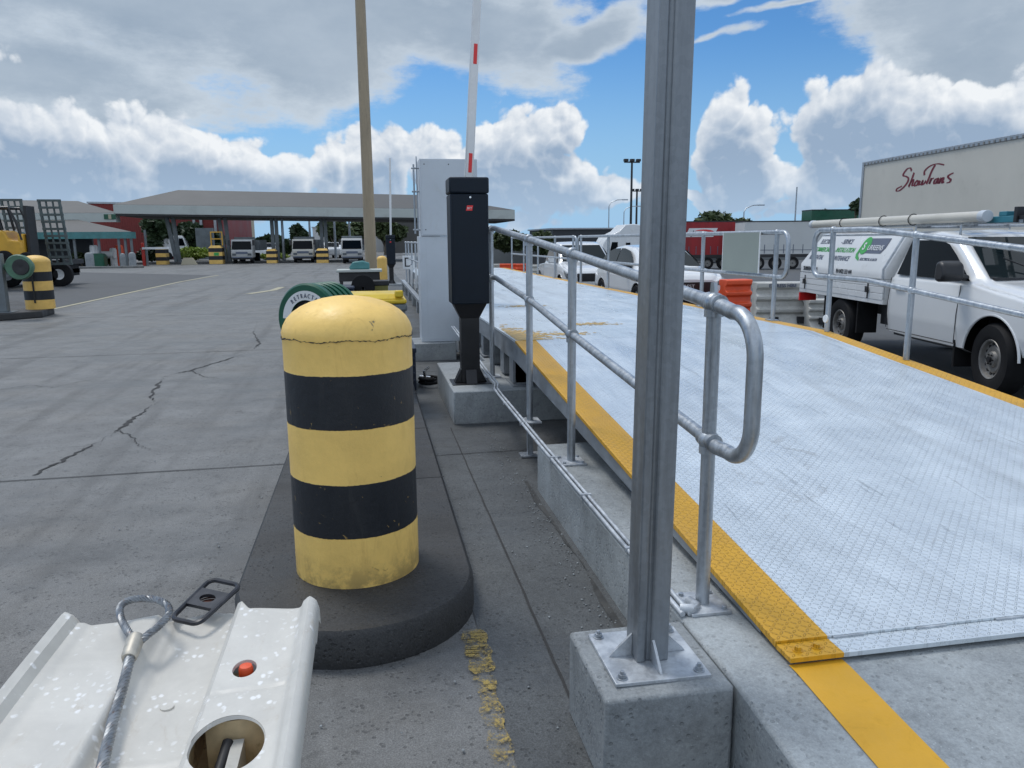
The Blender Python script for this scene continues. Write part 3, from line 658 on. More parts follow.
# box section with a folded groove down the camera side
b.prism([(-a, -a), (-a+.026, -a), (-a+.030, -a+.009), (-a+.042, -a+.009), (-a+.046, -a), (a, -a), (a, a), (-a, a)], 0.012, 3.6)
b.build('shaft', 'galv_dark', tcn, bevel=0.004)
b = MB(); b.lohi((-.052, -.052, 3.601), (.052, .052, 3.606)); b.build('cap', 'galv_dark', tcn)
b = MB(); b.lohi((-.15, -.15, 0), (.15, .15, .012)); b.build('base_plate', 'galv_plate', tcn, bevel=0.002)
for k, (dx, dy) in enumerate(((1, 0), (-1, 0), (0, 1), (0, -1))):
    b = MB(); b.X = Matrix.Rotation(math.atan2(dy, dx), 4, 'Z')
    b.prism([(.052, .0125), (.125, .0125), (.118, .022), (.052, .085)], -.004, .004, 'Y')
    b.build('gusset', 'galv_plate', tcn)
for sx in (-1, 1):
    for sy in (-1, 1):
        b = MB(); c = (sx*.122, sy*.122); b.cyl((*c, .0122), (*c, .016), .017, n=20); b.cyl((*c, .016), (*c, .027), .0125, n=6); b.cyl((*c, .027), (*c, .036), .0065, n=12)
        b.build('bolt', 'galv', tcn, bevel=.0006)
# ------------------------------------------------------------------ weighbridge
wbt = thing('weighbridge', 'steel tread plate truck weighbridge ramp and platform with yellow painted edges', 'weighbridge', (2.7, 6.5, 0))
YK, ZK, YN = 6.5, 0.742, 2.056
def zd(y): return ZK if y >= YK else ZK+(y-YK)*SL
def deckpart(name, x0, x1, y0, y1, mat, dz=0.0, th=0.02, parent=wbt):
    b = MB(); b.add([(x, y, zd(y)+dz-t_) for t_ in (th, 0) for (x, y) in ((x0, y0), (x1, y0), (x1, y1), (x0, y1))],
          [(0, 1, 2, 3), (4, 5, 6, 7), (0, 1, 5, 4), (1, 2, 6, 5), (2, 3, 7, 6), (3, 0, 4, 7)])
    return b.build(name, mat, parent, world=True)
for (y0, y1) in ((YN, YK-.002), (YK+.002, 9.9), (9.904, 13.8), (13.804, 18.2), (18.204, 24)):
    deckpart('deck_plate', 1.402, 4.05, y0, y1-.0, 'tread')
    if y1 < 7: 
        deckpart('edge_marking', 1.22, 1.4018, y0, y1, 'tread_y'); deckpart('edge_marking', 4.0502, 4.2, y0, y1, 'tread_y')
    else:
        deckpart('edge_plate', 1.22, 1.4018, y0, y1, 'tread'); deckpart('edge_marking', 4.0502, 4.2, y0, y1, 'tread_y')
# patchy yellow paint on the platform start
b = MB(); rr = random.Random(11)
for i in range(900):
    x = 1.225+abs(rr.gauss(0, .13)); y = 6.51+abs(rr.gauss(0, 0.35)); 
    if x > 1.75: x = rr.uniform(1.225, 1.4)
    if y > 7.9: continue
    r = rr.uniform(.01, .035); k = 7; a0 = rr.random()*6
    if x-r*1.2 < 1.222: continue
    b.add([(x+r*math.cos(a0+2*PI*j/k)*rr.uniform(.5, 1.15), y+r*math.sin(a0+2*PI*j/k)*rr.uniform(.5, 1.3), ZK+.002+i*4e-7) for j in range(k)], [tuple(range(k))])
for (cx_, cy_, sx_, sy_) in ((1.75, 6.85, .22, .05), (2.25, 7.6, .2, .07), (2.0, 9.9, .3, .08)):
    for i in range(120):
        x = cx_+rr.gauss(0, sx_*.6); y = cy_+rr.gauss(0, sy_); r = rr.uniform(.008, .03); a0 = rr.random()*6
        b.add([(x+r*math.cos(a0+2*PI*j/7)*rr.uniform(.5, 1.2), y+r*math.sin(a0+2*PI*j/7)*rr.uniform(.5, 1.2), ZK+.0026+i*4e-7) for j in range(7)], [tuple(range(7))])
b.build('paint_patches', pm('faded_deck_yellow', (0.50, 0.34, 0.12), .6, var=.2, scale=12), wbt, world=True)
# hinge strip at the toe of the ramp
b = MB(); zt = zd(2.04)-.010
b.lohi((1.2215, 1.966, zt-.012), (1.402, 2.054, zt+.003)); b.build('hinge_strip', 'tread_y', wbt, world=True)
b = MB(); b.lohi((1.4025, 1.966, zt-.012), (4.2, 2.054, zt+.003)); b.build('hinge_strip', 'tread', wbt, world=True)
b = MB(); b.lohi((1.23, 2.055, zt-.02), (4.19, 2.063, zt+.0005)); b.build('hinge_gap', 'blackpaint', wbt, world=True)
b = MB()
for i in range(9):
    x = 1.42+i*0.3; b = MB(); b.lohi((x+.0, 2.049, zt+.0032), (x+.11, 2.0555, zt+.0095)); b.build('hinge_lug', 'galv_plate', wbt, world=True)
for (x, y) in ((1.268, 2.006), (1.335, 2.011), (3.3, 2.011), (4.1, 2.011)):
    b = MB(); b.cyl((x, y, zt+.003), (x, y, zt+.006), .016); b.cyl((x, y, zt+.006), (x, y, zt+.018), .0115, n=6); b.build('bolt', 'tread_y' if x < 1.4 else 'galv', wbt, world=True)
# side beams under the deck
def beam(x0, x1, y0, y1, d0, d1, mat='beam', name='side_beam'):
    b = MB(); vs = []
    for y, d in ((y0, d0), (y1, d1)):
        for x in (x0, x1):
            vs += [(x, y, zd(y)-.0205), (x, y, zd(y)-d)]
    b.add(vs, [(0, 1, 3, 2), (4, 5, 7, 6), (0, 1, 5, 4), (2, 3, 7, 6), (0, 2, 6, 4), (1, 3, 7, 5)])
    return b.build(name, mat, wbt, world=True)
for x in (1.225, 4.175): beam(x, x+.02, 2.16, YK, .035, .19); beam(x, x+.02, YK+.001, 24, .19, .19)
beam(1.245, 1.31, 3.4, YK, .11, .20, name='flange'); 
for x in (1.9, 2.6, 3.3): beam(x, x+.1, 2.9, 24, .06, .30, name='joist')
for y in (6.75, 7.25, 7.9, 8.6, 9.4, 10.2, 11):
    b = MB(); b.lohi((1.247, y, ZK-.42), (1.40, y+.02, ZK-.021)); b.lohi((1.248, y+.021, ZK-.42), (1.26, y+.20, ZK-.20)); b.build('support_bracket', 'beam', wbt, world=True)
for y in (6.75, 8.6, 10.2): 
    b = MB(); b.lohi((1.23, y-.1, .301), (1.42, y+.3, .312)); b.lohi((1.27, y, .312), (1.40, y+.16, ZK-.2)); b.build('support_foot', 'beam', wbt, world=True)
# dark void under the deck is closed off by the far pit wall
b = MB(); b.lohi((1.76, 4.9, 0.0), (4.15, 6.4, .25)); struct(b.build('pit_slab', 'strip', loc=(0, 0, 0)))
# ------------------------------------------------------------------ blocks under gate and cabinet
b = MB(); b.lohi((0.68, 6.55, 0), (2.1, 8.22, 0.30)); b.lohi((1.22, 8.221, 0), (2.1, 25, 0.29))
tag(b.build('concrete_footing', 'newcon', bevel=.012), 'long grey concrete footing under the black barrier gate stand and the weighbridge platform', 'concrete footing')
b = MB(); b.lohi((0.54, 10.28, 0), (1.12, 10.95, .24))
tag(b.build('concrete_plinth', 'newcon', bevel=.01), 'low grey concrete plinth under the tall pale cabinet', 'concrete plinth')
# ------------------------------------------------------------------ boom gates
def boom_gate(x, y, z, s, label, group):
    LEAN = 3.8 if s > .96 else 1.5
    t_ = thing('boom_gate', label, 'barrier gate', (x, y, z), 0, group)
    b = MB(); b.lohi((-.085*s, -.07*s, .006), (.085*s, .07*s, .64*s))
    b.add([(-.085*s, -.07*s, .60*s), (.085*s, -.07*s, .60*s), (.085*s, .07*s, .60*s), (-.085*s, .07*s, .60*s), (-.15*s, -.12*s, .735*s), (.15*s, -.12*s, .735*s), (.15*s, .12*s, .735*s), (-.15*s, .12*s, .735*s)],
          [(0, 1, 5, 4), (1, 2, 6, 5), (2, 3, 7, 6), (3, 0, 4, 7), (4, 5, 6, 7), (0, 1, 2, 3)])
    for (dx, dy) in ((1, 0), (-1, 0), (0, -1), (0, 1)):
        b.X = Matrix.Rotation(math.atan2(dy, dx), 4, 'Z'); b.prism([(.07*s, .006), (.15*s, .006), (.09*s, .13*s), (.07*s, .13*s)], -.05*s, .05*s, 'Y'); b.X = None
    b.build('stand', 'blackpaint', t_, bevel=.003)
    b = MB(); b.lohi((-.18*s, -.16*s, 0), (.18*s, .16*s, .006)); b.build('base_plate', 'blackpaint', t_)
    b = MB(); b.lohi((-.168*s, -.15*s, .735*s), (.172*s, .16*s, 1.70*s)); hs = b.build('housing', 'slate', t_, bevel=.012)
    b = MB(); b.lohi((-.174*s, -.157*s, 1.703*s), (.178*s, .167*s, 1.842*s)); b.build('hood', 'slate', t_, bevel=.016)
    b = MB(); b.lohi((-.145*s, -.1535*s, .765*s), (.15*s, -.150*s, 1.665*s)); b.build('door', 'slate', hs, bevel=.002)
    b = MB(); b.prism([(-.03*s, 1.555*s), (.025*s, 1.555*s), (.034*s, 1.60*s), (-.02*s, 1.60*s)], -.156*s, -.1537*s, 'Y'); bd = b.build('badge', 'redglow', t_)
    if s > .9: text('badge_text', 'BFT', .026, 'white', bd, (-.020, -.1575, 1.567))
    b = MB(); b.cyl((0.01*s, -.157*s, 1.67*s), (.01*s, -.1535*s, 1.67*s), .009*s, n=10); b.build('lock', 'chrome', t_)
    # raised boom behind the housing
    b = MB(); b.X = Matrix.Translation((.02*s, .215*s, 1.45*s)) @ Matrix.Rotation(R_(LEAN), 4, 'Y')
    b.lohi((-.040*s, -.022*s, 0), (.040*s, .022*s, 3.1)); bo = b.build('boom_arm', 'white', t_, bevel=.012)
    for zz in (0.46, 1.40, 2.34) if s > .96 else ():
        b = MB(); b.X = Matrix.Translation((.02*s, .215*s, 1.45*s)) @ Matrix.Rotation(R_(LEAN), 4, 'Y')
        b.lohi((-.010*s, -.0245*s, zz), (.022*s, -.0225*s, zz+.17)); b.build('reflector', 'redglow', bo)
    b = MB(); b.cyl((.02*s, .12*s, 1.55*s), (.02*s, .26*s, 1.55*s), .06*s, n=18); b.build('pivot', 'darkmetal', t_)
    return t_
boom_gate(0.885, 7.0, 0.30, 1.0, 'dark slate boom gate on a black stand with its boom raised beside the pale cabinet', 'raised boom gates')
q = at_y(392, 284, 28.5)
boom_gate(q.x, 28.7, 0.06, .95, 'small far boom gate with raised boom standing behind the yellow lidded bin and lamp pole', 'raised boom gates')
b = MB(); b.lohi((q.x-.3, 28.35, 0), (q.x+.35, 29.2, .06)); tag(b.build('concrete_block', 'newcon', bevel=.01), 'small far concrete block under the distant boom gate', 'concrete block', 'concrete footing blocks')
# ------------------------------------------------------------------ tall cabinet
tb = thing('control_cabinet', 'tall pale grey two stage metal cabinet standing on a concrete plinth behind the boom gate', 'cabinet', (1.06, 10.65, .242))
b = MB(); b.lohi((-.39, -.22, 0), (.30, .25, 1.415)); lo_ = b.build('lower_housing', 'cabinet', tb, bevel=.006)
b = MB(); b.lohi((-.36, -.24, 1.42), (.40, .27, 2.41)); up_ = b.build('upper_housing', 'cabinet', tb, bevel=.006)
b = MB(); b.lohi((-.30, -.2225, .03), (.295, -.2205, 1.39)); b.build('door', 'cabinet', lo_, bevel=.001)
b = MB(); b.lohi((-.34, -.2435, 1.44), (.38, -.2405, 2.39)); dd = b.build('door', 'cabinet', up_, bevel=.001)
b = MB()
for x, z in ((-.30, 2.34), (.34, 2.34), (-.30, 1.5), (.34, 1.5), (.02, 2.34)): b.cyl((x, -.246, z), (x, -.2436, z), .008, n=8)
b.build('screw', 'darkmetal', dd)
b = MB(); b.cyl((-.43, -.1, 1.45), (-.43, -.1, 2.35), .012, n=8); b.cyl((-.39, -.1, 1.5), (-.39, -.1, 2.45), .008, n=8)
for z in (1.5, 2.0, 2.3): b.cyl((-.46, -.1, z), (-.36, -.1, z), .012, n=8)
b.lohi((-.405, -.12, 2.1), (-.385, -.08, 2.16)); b.build('antenna_bracket', 'galv', tb)
# ------------------------------------------------------------------ left handrail
PX = 1.130
hr = thing('handrail', 'galvanised pipe handrail with a rounded end loop climbing the left side of the weighbridge ramp', 'handrail', (PX, 4.5, .30), 0, 'galvanised pipe handrails')
rp = .0245
top = [(PX, 7.30, 1.70), (PX, 7.02, 1.705), (PX, 5.40, 1.600), (PX, 4.24, 1.520), (PX, 2.42, 1.388)]
mid = [(PX, 7.30, 1.255), (PX, 6.95, 1.262), (PX, 5.42, 1.172), (PX, 4.22, 1.062), (PX, 2.42, .915)]
def arc(c, r, a0, a1, n=10): return [(PX, c[0]+r*math.cos(R_(a0+(a1-a0)*i/n)), c[1]+r*math.sin(R_(a0+(a1-a0)*i/n))) for i in range(n+1)]
lp = [(PX, 2.42, 1.388), (PX, 2.34, 1.380)]+arc((2.245, 1.235), .135, 82, 180, 10)+arc((2.235, 1.035), .125, 180, 280, 10)[0:]+[(PX, 2.34, .905), (PX, 2.42, .915)]
b = MB(); b.tube(top, rp, 16); b.build('top_rail', 'galv', hr, world=True)
b = MB(); b.tube(mid, rp*.92, 16); b.build('mid_rail', 'galv', hr, world=True)
b = MB(); b.tube(lp, rp*1.02, 16); b.build('end_loop', 'galv', hr, world=True)
for (y, zb, zt_, zm) in ((2.405, .302, 1.387, .914), (4.25, .302, 1.521, 1.065), (5.45, .27, 1.603, 1.173), (7.22, .302, 1.70, 1.257)):
    b = MB(); b.cyl((PX, y, zb+.01), (PX, y, zt_-.02), rp, n=18); ps = b.build('post', 'galv', hr, world=True)
    for zz, yy in ((zt_, y), (zm, y)):
        b = MB(); b.sphere((PX, yy, zz), .037, n=16, m=10); b.cyl((PX, yy, zz-.045), (PX, yy, zz-.02), .0325, n=16); b.cyl((PX, yy-.045, zz), (PX, yy+.045, zz+.004), .031, n=16)
        b.build('ball_joint', 'galv', ps, world=True)
    b = MB(); b.lohi((PX-.075, y-.085, zb), (PX+.075, y+.085, zb+.012)); bp = b.build('base_plate', 'galv_plate', ps, world=True, bevel=.002)
    if zb > .3 and y < 5:
        for sx in (-1, 1):
            for sy in (-1, 1): b = MB(); b.cyl((PX+sx*.055, y+sy*.062, zb+.0123), (PX+sx*.055, y+sy*.062, zb+.022), .010, n=6); b.build('bolt', 'galv', ps, world=True)
    if abs(y-5.45) < .01:
        b = MB(); b.lohi((PX-.02, y-.02, .02), (PX+.02, y+.02, .269)); b.lohi((PX-.075, y-.06, .009), (PX+.075, y+.06, .02)); b.build('stub', 'galv', ps, world=True)
b = MB(); b.prism([(2.39, 1.41), (2.43, 1.41), (2.425, 1.455), (2.40, 1.455)], PX-.006, PX+.006, 'X'); b.build('lug', 'galv', hr, world=True)
# conduits clipped along the slab edge and rising to the gate
cn = thing('conduit_run', 'pair of thin galvanised conduits clipped along the slab edge beside the gate footing', 'conduit', (1.0, 4, .3))
for k, dx in enumerate((.024, .052)):
    b = MB(); b.tube([(1.000+dx, 2.33, .313), (1.000+dx, 4.6, .313), (1.000+dx, 6.2, .325), (1.0+dx, 6.44, .335), (1.02+dx, 6.52, .36), (.99+dx, 6.9, .40), (.985+dx, 7.6, .44), (1.0+dx, 9.9, .5)], .010, 10); b.build('conduit', 'galv_plate', cn, world=True)
for y in (2.9, 3.6, 4.3, 5.2, 5.9):
    b = MB(); b.lohi((1.008, y, .305), (1.066, y+.018, .3265)); b.build('clip', 'galv_plate', cn, world=True)
b = MB(); b.tube([(1.03, 2.36, .32), (1.06, 2.34, .325), (1.09, 2.37, .32), (1.085, 2.42, .315)], .018, 10); b.build('end_fitting', 'galv_plate', cn, world=True)
# chrome tap and loose black hose by the kerb
c = at_z(425, 385, 0.0)
tf = thing('hose_tap', 'small bright chrome tap with black hose lying at the foot of the concrete plinth', 'tap', (c.x, c.y, 0.004))
b = MB(); b.cyl((0, 0, .02), (0, 0, .16), .018); b.cyl((-.06, 0, .10), (.06, 0, .08), .016); b.cyl((0, 0, .16), (.05, 0, .2), .012); b.build('tap_body', 'chrome', tf)
b = MB(); b.tube([(.06+.12*math.cos(i*.45), -.05+.16*math.sin(i*.45), .02+.003*i) for i in range(26)], .02, 8); b.build('hose', 'black', tf)
# ------------------------------------------------------------------ white plastic barrier lying in the foreground
def sstep(x): x = max(0, min(1, x)); return x*x*(3-2*x)
KN = [(-.735, .735), (-.727, .762), (-.715, .773), (-.702, .766), (-.688, .742), (-.66, .734), (-.60, .732), (-.545, .738), (-.525, .740), (-.500, .708), (-.480, .696), (-.40, .694), (-.362, .698), (-.346, .738), (-.335, .750), (-.30, .751), (-.21, .747), (-.193, .749), (-.182, .768), (-.170, .776), (-.157, .769), (-.150, .745)]
def zprof(x):
    for i in range(len(KN)-1):
        if x <= KN[i+1][0]:
            u = (x-KN[i][0])/(KN[i+1][0]-KN[i][0]); return KN[i][1]+(KN[i+1][1]-KN[i][1])*sstep(u)
    return KN[-1][1]
def yend(x):
    for i in range(len(EN)-1):
        if x <= EN[i+1][0]:
            u = (x-EN[i][0])/(EN[i+1][0]-EN[i][0]); return EN[i][1]+(EN[i+1][1]-EN[i][1])*max(0, min(1, u))
    return EN[-1][1]
EN = sorted([tuple(at_z(px, py, z)[:2]) for px, py, z in ((76, 611, .765), (86, 611, .760), (93, 617, .745), (130, 612, .741), (165, 609, .739), (183, 607, .715), (215, 601, .712), (238, 603, .716), (250, 604, .750), (300, 604, .750), (308, 602, .753), (316, 597, .766), (323, 593, .770))])
NX, NY = 118, 300
wx = [-.735+.585*i/(NX-1) for i in range(NX)]
H1 = (-.276, 1.262, .063, .082); H2 = (-.283, 1.505, .0235, .033)
vs = []; 
for j in range(NY):
    v = j/(NY-1)
    for x in wx:
        y = .55+(yend(x)-.55)*v; d = yend(x)-y
        z = zprof(x)-.018*math.exp(-(d/.012)**2)*1.0+.004*math.sin(y*5+x*9)
        z += -.0035*math.exp(-((y-1.42-.12*max(0, x+.33))/.006)**2)*(1 if x > -.34 else 0)
        z += .0025*math.exp(-((y-1.30)/.01)**2)*(1 if -.5 < x < -.35 else 0)
        vs.append([x, y, z+.0])
fs = [(j*NX+i, j*NX+i+1, (j+1)*NX+i+1, (j+1)*NX+i) for j in range(NY-1) for i in range(NX-1)]
def inh(p): 
    for (hx, hy, rx, ry) in (H1, H2):
        if ((p[0]-hx)/rx)**2+((p[1]-hy)/ry)**2 < 1: return (hx, hy, rx, ry)
keep = []; dv = {}
for f in fs:
    c_ = [sum(vs[i][k] for i in f)/4 for k in range(2)]; h_ = inh(c_)
    if h_:
        for i in f: dv[i] = h_
    else: keep.append(f)
kv = set(i for f in keep for i in f)
for i, h_ in dv.items():
    if i in kv:
        dx, dy = (vs[i][0]-h_[0])/h_[2], (vs[i][1]-h_[1])/h_[3]; L = math.hypot(dx, dy); vs[i][0] = h_[0]+dx/L*h_[2]; vs[i][1] = h_[1]+dy/L*h_[3]
wb = thing('plastic_barrier', 'large wet white plastic barrier with two round holes lying in the lower left foreground', 'road barrier', (-.44, 1.2, 0))
b = MB(); b.add(vs, keep)
# far end lip and side flanges hang down from the face
eg = [tuple(vs[(NY-1)*NX+i]) for i in range(NX)]; lo_ = [(x, y-.004, z-.035) for x, y, z in eg]
b.add(eg+lo_, [(i, i+1, NX+i+1, NX+i) for i in range(NX-1)])
for i0 in (0, NX-1):
    sg = [tuple(vs[j*NX+i0]) for j in range(NY)]; s2 = [(x+(.012 if i0 == 0 else -.012), y, z-.09) for x, y, z in sg]
    b.add(sg+s2, [(j, j+1, NY+j+1, NY+j) for j in range(NY-1)])
for (hx, hy, rx, ry), dp in ((H1, .012), (H2, .012)):
    n = 48; z0 = .7515
    r0 = [(hx+rx*math.cos(2*PI*k/n), hy+ry*math.sin(2*PI*k/n)) for k in range(n)]
    b.add([(x, y, zprof(x)-.0005+.004*math.sin(y*5+x*9)) for x, y in r0]+[(hx+(x-hx)*.97, hy+(y-hy)*.97, z0-dp) for x, y in r0], [(k, (k+1) % n, n+(k+1) % n, n+k) for k in range(n)])
bo = b.build('ribbed_face', 'plastic', wb, world=True, fix=False); 
bm = bmesh.new(); bm.from_mesh(bo.data); bmesh.ops.remove_doubles(bm, verts=bm.verts, dist=0.0004); bmesh.ops.recalc_face_normals(bm, faces=bm.faces)
bo.data.materials[0] = MT['plastic']; bm.to_mesh(bo.data); bm.free()
b = MB(); b.prism([(-.70, .70), (-.18, .70), (-.24, .45), (-.20, 0.01), (-.68, 0.01), (-.64, .45)], .56, .60, 'Y'); b.prism([(-.70, .62), (-.19, .62), (-.24, .45), (-.20, 0.01), (-.68, 0.01), (-.64, .45)], .601, 1.76, 'Y')
b.build('body', 'plastic', wb, world=True, bevel=.01)
b = MB(); b.lohi((-.375, 1.0, .621), (-.195, 1.7, .626)); b.lohi((-.362, 1.0, .621), (-.358, 1.7, .69)); b.lohi((-.197, 1.0, .621), (-.19, 1.7, .70)); b.lohi((-.33, 1.345, .626), (-.198, 1.36, .735)); b.build('inner_cavity', 'plastic_in', wb, world=True)
b = MB(); b.lohi((-.283, 1.17, .63), (-.262, 1.34, .70)); b.build('rib', 'white_plastic', wb, world=True)
b = MB(); b.tube([(-.305, 1.215, .665), (-.297, 1.265, .68)], .005, 10); b.tube([(-.298, 1.26, .68), (-.290, 1.335, .70)], .010, 12); b.build('locking_pin', 'darkmetal', wb, world=True)
b = MB(); b.lathe([(.0145, .655), (.0145, .742), (.012, .748), (.0001, .750)], c=(-.282, 1.513, 0), n=24); b.build('red_cap', 'orange', wb, world=True)
b = MB(); b.cyl((-.43, 1.48, .690), (-.43, 1.48, .6965), .013, n=20); b.build('moulded_boss', 'plastic', wb, world=True)
# wire rope sling
def crom(P, n=14):
    P = [Vector(p) for p in P]; out = []
    for i in range(len(P)-1):
        p0, p1, p2, p3 = P[max(i-1, 0)], P[i], P[i+1], P[min(i+2, len(P)-1)]
        for k in range(n):
            u = k/n; out.append(0.5*((2*p1)+(-p0+p2)*u+(2*p0-5*p1+4*p2-p3)*u*u+(-p0+3*p1-3*p2+p3)*u**3))
    out.append(P[-1]); return out
def wirerope(b, path, rad, strands=6, pitch=.075, ns=6):
    L = 0; ang = []; 
    for i, p in enumerate(path):
        if i: L += (p-path[i-1]).length
        ang.append(2*PI*L/pitch)
    tot = []
    for s_ in range(strands):
        pts = []; prev = None
        for i, p in enumerate(path):
            tg = (path[min(i+1, len(path)-1)]-path[max(i-1, 0)]).normalized()
            a = Vector((0, 0, 1)) if prev is None else prev
            nn = (a-a.dot(tg)*tg).normalized(); prev = nn; bn = tg.cross(nn); th = ang[i]+2*PI*s_/strands
            pts.append(p+(nn*math.cos(th)+bn*math.sin(th))*rad*.62)
        b.tube(pts, rad*.40, ns)
    b.tube(path, rad*.55, 6)
def dens(path, step):
    out = [path[0]]
    for i in range(1, len(path)):
        d = (path[i]-path[i-1]); k = max(1, int(d.length/step))
        for j in range(k): out.append(path[i-1]+d*(j+1)/k)
    return out
sx = thing('wire_rope_sling', 'grey steel wire rope sling with a swaged eye loop lying along the white barrier', 'rope sling', (-.5, 1.5, .72))
def onb(px, py, dz=.0): return at_z(px, py, .735+dz)
fer0, fer1 = onb(130, 655, .012), onb(135, 641, .022)
main = crom([onb(96, 800, -.002), onb(103, 765, -.002), onb(112, 725, -.002), onb(122, 690, -.0), onb(129, 662, .008), fer0])
b = MB(); wirerope(b, dens(main, .004), .0105); b.build('rope', 'wire', sx, world=True)
loop = crom([fer1, onb(127, 630, .03), onb(121, 618, .032), onb(120, 608, .035), onb(127, 601, .038), onb(142, 598.5, .04), onb(158, 600, .04), onb(168, 606, .038), onb(168.5, 615, .034), onb(160, 625, .03), onb(149, 634, .028), fer1+Vector((.012, 0, .0))])
b = MB(); wirerope(b, dens(loop, .004), .0086, pitch=.055); b.build('eye_loop', 'wire', sx, world=True)
b = MB(); b.tube([fer0-(fer1-fer0)*.25, fer0-(fer1-fer0)*.1, fer0, fer0.lerp(fer1, .5), fer1, fer1+(fer1-fer0)*.25], [.014, .0165, .0165, .0175, .018, .0165], 18); b.build('ferrule', 'alloy', sx, world=True)
# black steel link plate
lk = thing('steel_link_plate', 'black rectangular steel link plate with a round hole on the wet white barrier', 'link plate', (-.40, 1.85, .76))
A, B_, C_, D_ = [at_z(x, y, z) for x, y, z in ((211, 579, .742), (241, 585.5, .745), (198, 624.5, .722), (171, 618.5, .715))]
def bil(u, v): return (A.lerp(B_, u)).lerp(D_.lerp(C_, u), v)
cor = []
for (u, v) in ((0, 0), (1, 0), (1, 1), (0, 1)):
    for k in range(6):
        a = {(0, 0): 180, (1, 0): 270, (1, 1): 0, (0, 1): 90}[(u, v)]+k*18; ru, rv = .22, .12
        cu, cv = (ru if u == 0 else 1-ru), (rv if v == 0 else 1-rv)
        cor.append(bil(cu+ru*math.cos(R_(a)), cv+rv*math.sin(R_(a))))
b = MB(); b.tube(cor, .0062, 8, closed=True); b.build('frame', 'rust', lk, world=True)
n = 40; ho = []; hi = []
for k in range(n):
    a = 2*PI*k/n+PI/4; m_ = max(abs(math.cos(a)), abs(math.sin(a))); ho.append(bil(.5+.5*math.cos(a)/m_, .46+.2*math.sin(a)/m_)); hi.append(bil(.5+.25*math.cos(a), .46+.095*math.sin(a)))
b = MB(); Zv = Vector((0, 0, .004)); vs_ = [p+Zv for p in ho]+[p+Zv for p in hi]+[p-Zv for p in ho]+[p-Zv for p in hi]
b.add(vs_, [(k, (k+1) % n, n+(k+1) % n, n+k) for k in range(n)]+[(2*n+k, 2*n+(k+1) % n, 3*n+(k+1) % n, 3*n+k) for k in range(n)]+[(n+k, n+(k+1) % n, 3*n+(k+1) % n, 3*n+k) for k in range(n)]+[(k, (k+1) % n, 2*n+(k+1) % n, 2*n+k) for k in range(n)])
b.build('plate', 'rust', lk, world=True)
b = MB(); hc = bil(.5, .46); b.lathe([(.026, -.010), (.0205, -.003)], c=hc, n=24, cap=False); b.cyl(hc-Vector((0, 0, .013)), hc-Vector((0, 0, .010)), .024); b.build('bush', pm('rusty_bush', (.07, .02, .012), .6), lk, world=True)
# ------------------------------------------------------------------ things along the island
q = at_y(307, 320, 5.1)
hl = thing('hose_reel', 'dark green retractable hose reel with a pale curved label peeking out behind the big bollard', 'hose reel', (q.x, q.y, q.z), R_(-33))
rr_ = .236
b = MB(); b.lathe([(.126, .03), (.126, 0), (rr_-.012, 0), (rr_, .012), (rr_, .05), (rr_-.02, .055), (rr_-.02, .07), (.126, .07)], n=56, axis='Y', cap=False)
b.build('front_flange', 'green', hl, fix=True)
b = MB()
for k in range(4): y = .085+k*.055; b.lathe([(rr_-.05, y), (rr_-.008, y), (rr_-.002, y+.014), (rr_-.008, y+.03), (rr_-.05, y+.03)], n=48, axis='Y')
b.build('ribbed_drum', 'green', hl)
b = MB(); b.lathe([(.001, .012), (.125, .012), (.125, .28), (.001, .28)], n=36, axis='Y'); b.lathe([(.10, .065), (.17, .07), (.17, .30), (.10, .30)], n=36, axis='Y'); b.build('core', 'black', hl)
n = 30; b = MB(); r0, r1 = .128, .188; a0, a1 = R_(178), R_(52)
pp = [(r1*math.cos(a0+(a1-a0)*k/n), -.0025, r1*math.sin(a0+(a1-a0)*k/n)) for k in range(n+1)]+[(r0*math.cos(a1+(a0-a1)*k/n), -.0025, r0*math.sin(a1+(a0-a1)*k/n)) for k in range(n+1)]
b.add(pp, [(k, k+1, 2*n-k, 2*n+1-k) for k in range(n)]); lb_ = b.build('label_plate', 'white', hl, smooth=False)
for k, ch in enumerate('RETRACTA'):
    a = R_(132-k*10.5); text('letter', ch, .040, 'ltxt', lb_, (.143*math.cos(a), -.005, .143*math.sin(a)), (PI/2, -(a-PI/2), 0), 'CENTER', xs=.75)
b = MB(); b.lohi((-.03, .12, -q.z+.152), (.03, .18, -.1)); b.lohi((-.12, .03, -q.z+.151), (.12, .27, -q.z+.16)); b.lohi((-.03, .29, -.15), (.03, .31, .05)); b.build('stand', 'darkmetal', hl)
b = MB(); b.tube([(-.215, .1, -.03), (-.235, .09, -.045), (-.23, .085, -.07)], .012, 8); b.lohi((-.245, .07, -.02), (-.20, .13, .0)); b.build('hose_guide', 'green', hl)
